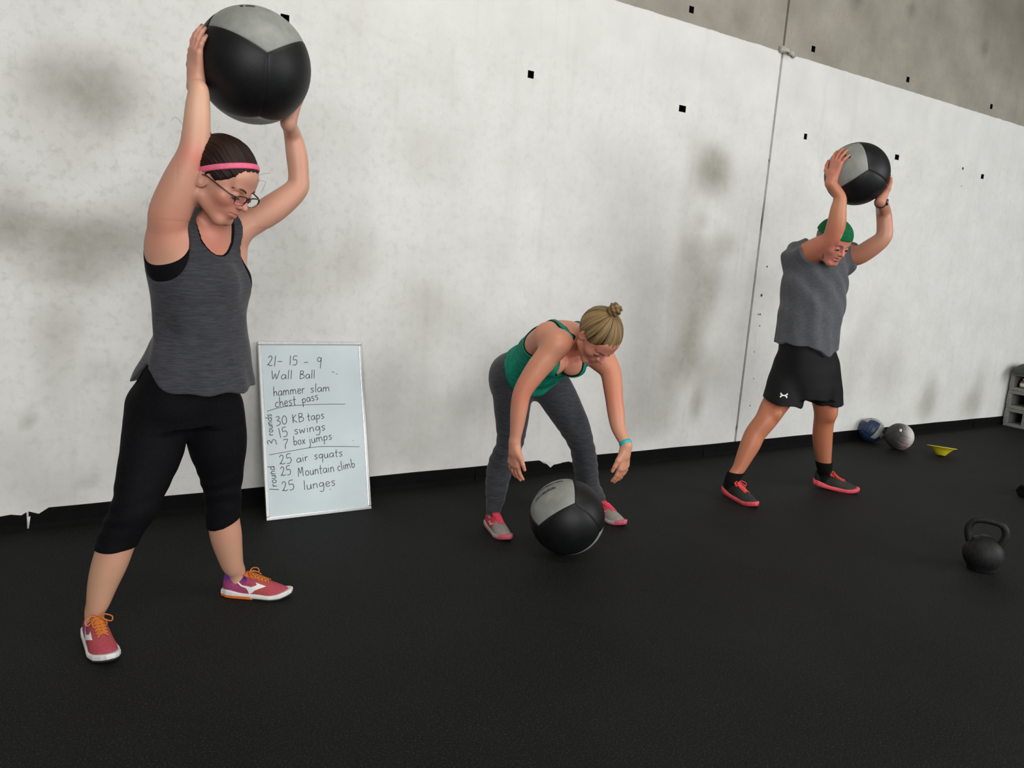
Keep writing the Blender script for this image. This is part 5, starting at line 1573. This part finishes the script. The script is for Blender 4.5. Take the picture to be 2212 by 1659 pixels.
    # t-shirt
    lo, hi = bounds([torso, arms[0][0], arms[1][0]], .06); lo[2] = px(1740, 785, 0)[2]
    hi = np.minimum(hi, bounds([torso])[1] + .2); hi[2] = px(1780, 500, 0)[2]
    v = Vol(lo, hi, .0052); v.add(torso, 0, .012)
    body = loft(ce, Z, side, face, sts([(1741, 778, .0, .186, .176), (1741, 745, .0, .188, .178), (1748, 700, .0, .188, .168), (1757, 650, .0, .192, .168), (1762, 605, .0, .196, .160), (1764, 575, .0, .185, .135)]), 2.3); v.add(body, .03)
    v.add(neck, .03, .006); v.add(cap(px(1722, 575, -.05), px(1760, 545, -.03), .06, .05), .05, .01); v.add(cap(px(1828, 570, .08), px(1795, 545, .0), .05, .05), .05, .01)
    v.sub(ell(px(1786, 546, -.045), np.array([side, face, Z]), (.082, .088, .052)), .006)
    sv = Vol(lo, hi, .0052)
    cR = px(1756, 543, -.17); cL = px(1838, 551, .08)
    sv.add(torso, 0, .010)
    for p, k in arms: sv.add(p, k, .013)
    cR = px(1752, 543, -.16)
    aR = nrm(px(1748, 545, -.15) - shR); aL = nrm(px(1852, 552, .07) - shL); mm = (shR + shL) / 2
    sv.clip(lambda Q: np.where((Q - mm) @ r < 0, (Q - cR) @ nrm(aR + Z * .10), (Q - cL) @ nrm(aL - Z * .1)), .004)
    A = v.D; B = sv.D; h = np.maximum(.03 - np.abs(A - B), 0) / .03; v.D = np.minimum(A, B) - h * h * .03 * .25; del sv, A, B, h

    def hemm(Q):
        s_ = (Q - ce) @ side; f_ = (Q - ce) @ face
        return px(1740, 744, 0)[2] - .050 * np.exp(-((s_ - .02) / .075) ** 2) * np.clip(f_ / .1, 0, 1) + .002 * np.sin(s_ * 60) - Q[..., 2]
    v.clip(hemm, .003)
    def fold(Q):
        s_ = (Q - ce) @ side; f_ = (Q - ce) @ face; z = Q[..., 2] - ce[2]
        vert = .0045 * np.sin(np.arctan2(s_, f_) * 11 + 2.0 * fbm(Q, 5, 4)) * np.clip((.22 - z) / .2, .15, 1)
        dg = .007 * np.sin((s_ + .75 * z) * 48 + 2.5 * fbm(Q, 5, 7)) * np.clip((z + .05) / .15, 0, 1)
        return vert + dg + .003 * fbm(Q, 17, 12)
    v.disp(fold)
    V, F = v.net(); mkmesh('t_shirt', V, F, mat_heather('grey_t_shirt_jersey', (.066, .069, .080), (.100, .103, .114), (2, 2, .5)), True, None, root)
    # shorts
    hipc = px(1740, 770, .0)
    lo, hi = bounds([torso, cap(px(1690, 880, -.07), px(1782, 880, .03), .16)], .09); lo[2] = px(1700, 900, -.1)[2] - .04; hi[2] = px(1740, 715, 0)[2]
    v = Vol(lo, hi, .0052)
    v.add(loft(ce, Z, side, face, sts([(1740, 856, .0, .170, .150), (1741, 830, .0, .185, .155), (1741, 800, .0, .188, .155), (1742, 745, .0, .176, .145), (1742, 715, 0, .165, .135)]), 2.3), 0)
    rows = []
    lR = limb([px(1709, 790, -.02), px(1698, 830, -.06), px(1689, 872, -.11), px(1682, 900, -.14)], [.115, .120, .123, .124]); lL = limb([px(1772, 790, .05), px(1777, 830, .075), px(1780, 872, .10), px(1782, 905, .12)], [.112, .114, .120, .122])
    v.add(lR, .03); v.add(lL, .03)
    mx = px(1738, 850, -.02); ga = nrm((px(1785, 850, .03) - px(1690, 850, -.08)) * np.array([1, 1, 0]))
    v.sub(cap(px(1737, 884, -.2), px(1737, 884, .3), .010, .014), .02)
    zR = px(1692, 874, -.15)[2]; zL = px(1780, 880, -.08)[2]
    v.clip(lambda Q: np.where((Q - mx) @ ga < 0, zR - .03 * ((Q - mx) @ r) / .1 * .5 - .012, zL + .0) - Q[..., 2], .003)
    v.disp(lambda Q: .004 * fbm(Q, 12, 5) + .005 * np.sin(((Q - mx) @ r) * 52 + 2 * fbm(Q, 5, 5)) * np.clip((mx[2] + .05 - Q[..., 2]) / .15, 0, 1))
    V, F = v.net(); sh = mkmesh('shorts', V, F, plain('black_woven_polyester', (.0045, .0045, .0055), .7, spec=.2, sc=150, var=.2, bump=.0006), True, None, root)
    # white crossed-arcs emblem on the right leg hem
    o3 = px(1693, 856, -.25); ex = r; ey = Z; k = .00128 * 2.0
    def arc(sy):
        out = [(-8.5, 4.6), (-6.6, 5.8), (-5.4, 3.6), (-3.6, 1.9), (0, 1.0), (3.6, 1.9), (5.4, 3.6), (6.6, 5.8), (8.5, 4.6)]
        inn = [(8.3, 1.6), (5.9, .6), (3.2, -.55), (0, -1.0), (-3.2, -.55), (-5.9, .6), (-8.3, 1.6)]
        pl = out + inn
        return [(x * k, y * sy * k) for x, y in pl]
    decal(sh, o3, ex, ey, n, [arc(1), arc(-1)[::-1]], .0012, plain('white_heat_print', (.8, .8, .8), .5), 'emblem', root, .006)
    # watch
    w = hL.wrist; ax = nrm(px(1908, 455, .0) - w); c = w + ax * .015; e1 = nrm(np.cross(ax, n)); e2 = np.cross(ax, e1)
    wt = MB().lathe([(.031, -.010), (.0335, -.009), (.034, 0), (.0335, .009), (.031, .010), (.030, 0), (.031, -.010)], c, [e1, e2, ax], 28).build('wristwatch', plain('black_watch_strap', (.012, .012, .012), .5), root)
    wn = nrm(r * .8 + n * .1); wn = nrm(wn - ax * (wn @ ax)); w3 = np.cross(ax, wn)
    MB().lathe([(.0001, 0), (.018, 0), (.019, .004), (.017, .009), (.0001, .009)], c + wn * .031, [ax, w3, wn], 24).build('watch_case', plain('steel_watch_case', (.10, .10, .10), .3, .8), wt)
    # socks and shoes
    MS = plain('black_sock_knit', (.006, .006, .006), .9, spec=.1, sc=200, var=.4, bump=.001)
    for lg, an, dz in ((lgR, anR, .035), (lgL, anL, .065)):
        v = Vol(an - np.array([.14, .14, .08]), an + np.array([.14, .14, .12]), .004); v.add(lg, 0, .0085); top = an[2] + dz
        v.clip(lambda Q: Q[..., 2] - top, .002); v.clip(lambda Q: .05 - Q[..., 2], 0); V, F = v.net(); mkmesh('sock', V, F, MS, True, None, root)
    mats = dict(upper=mat_attr('dark_grey_mesh', .75, .25, 160, .001), sole=mat_attr('coral_foam', .55, .35, var=.08), out=mat_attr('coral_outsole', .6, .3, var=.1), lace=plain('coral_lace', (.80, .07, .07), .7, sc=200), tongue=plain('coral_tongue', (.45, .05, .035), .8, sc=120), logo=MS, out_tint=lambda q: np.tile(np.array((.55, .05, .07)), (len(q), 1)))
    up = lambda q: lerp_cols(q, [((-9, (.010, .010, .010)), (.10, (.014, .015, .014)), (.16, (.030, .036, .030)), (.27, (.030, .036, .030)))])
    sc = lambda q: np.tile(np.array((.74, .085, .115)), (len(q), 1))
    shoe('running_shoe', hR_, hR_ + dR, .285, root, mats, up, sole_cols=sc, lift=.022, logo_side=1)
    shoe('running_shoe', hL_, hL_ + dL, .285, root, mats, up, sole_cols=sc, lift=.026, logo_side=1)



woman_one()
woman_two()
man()
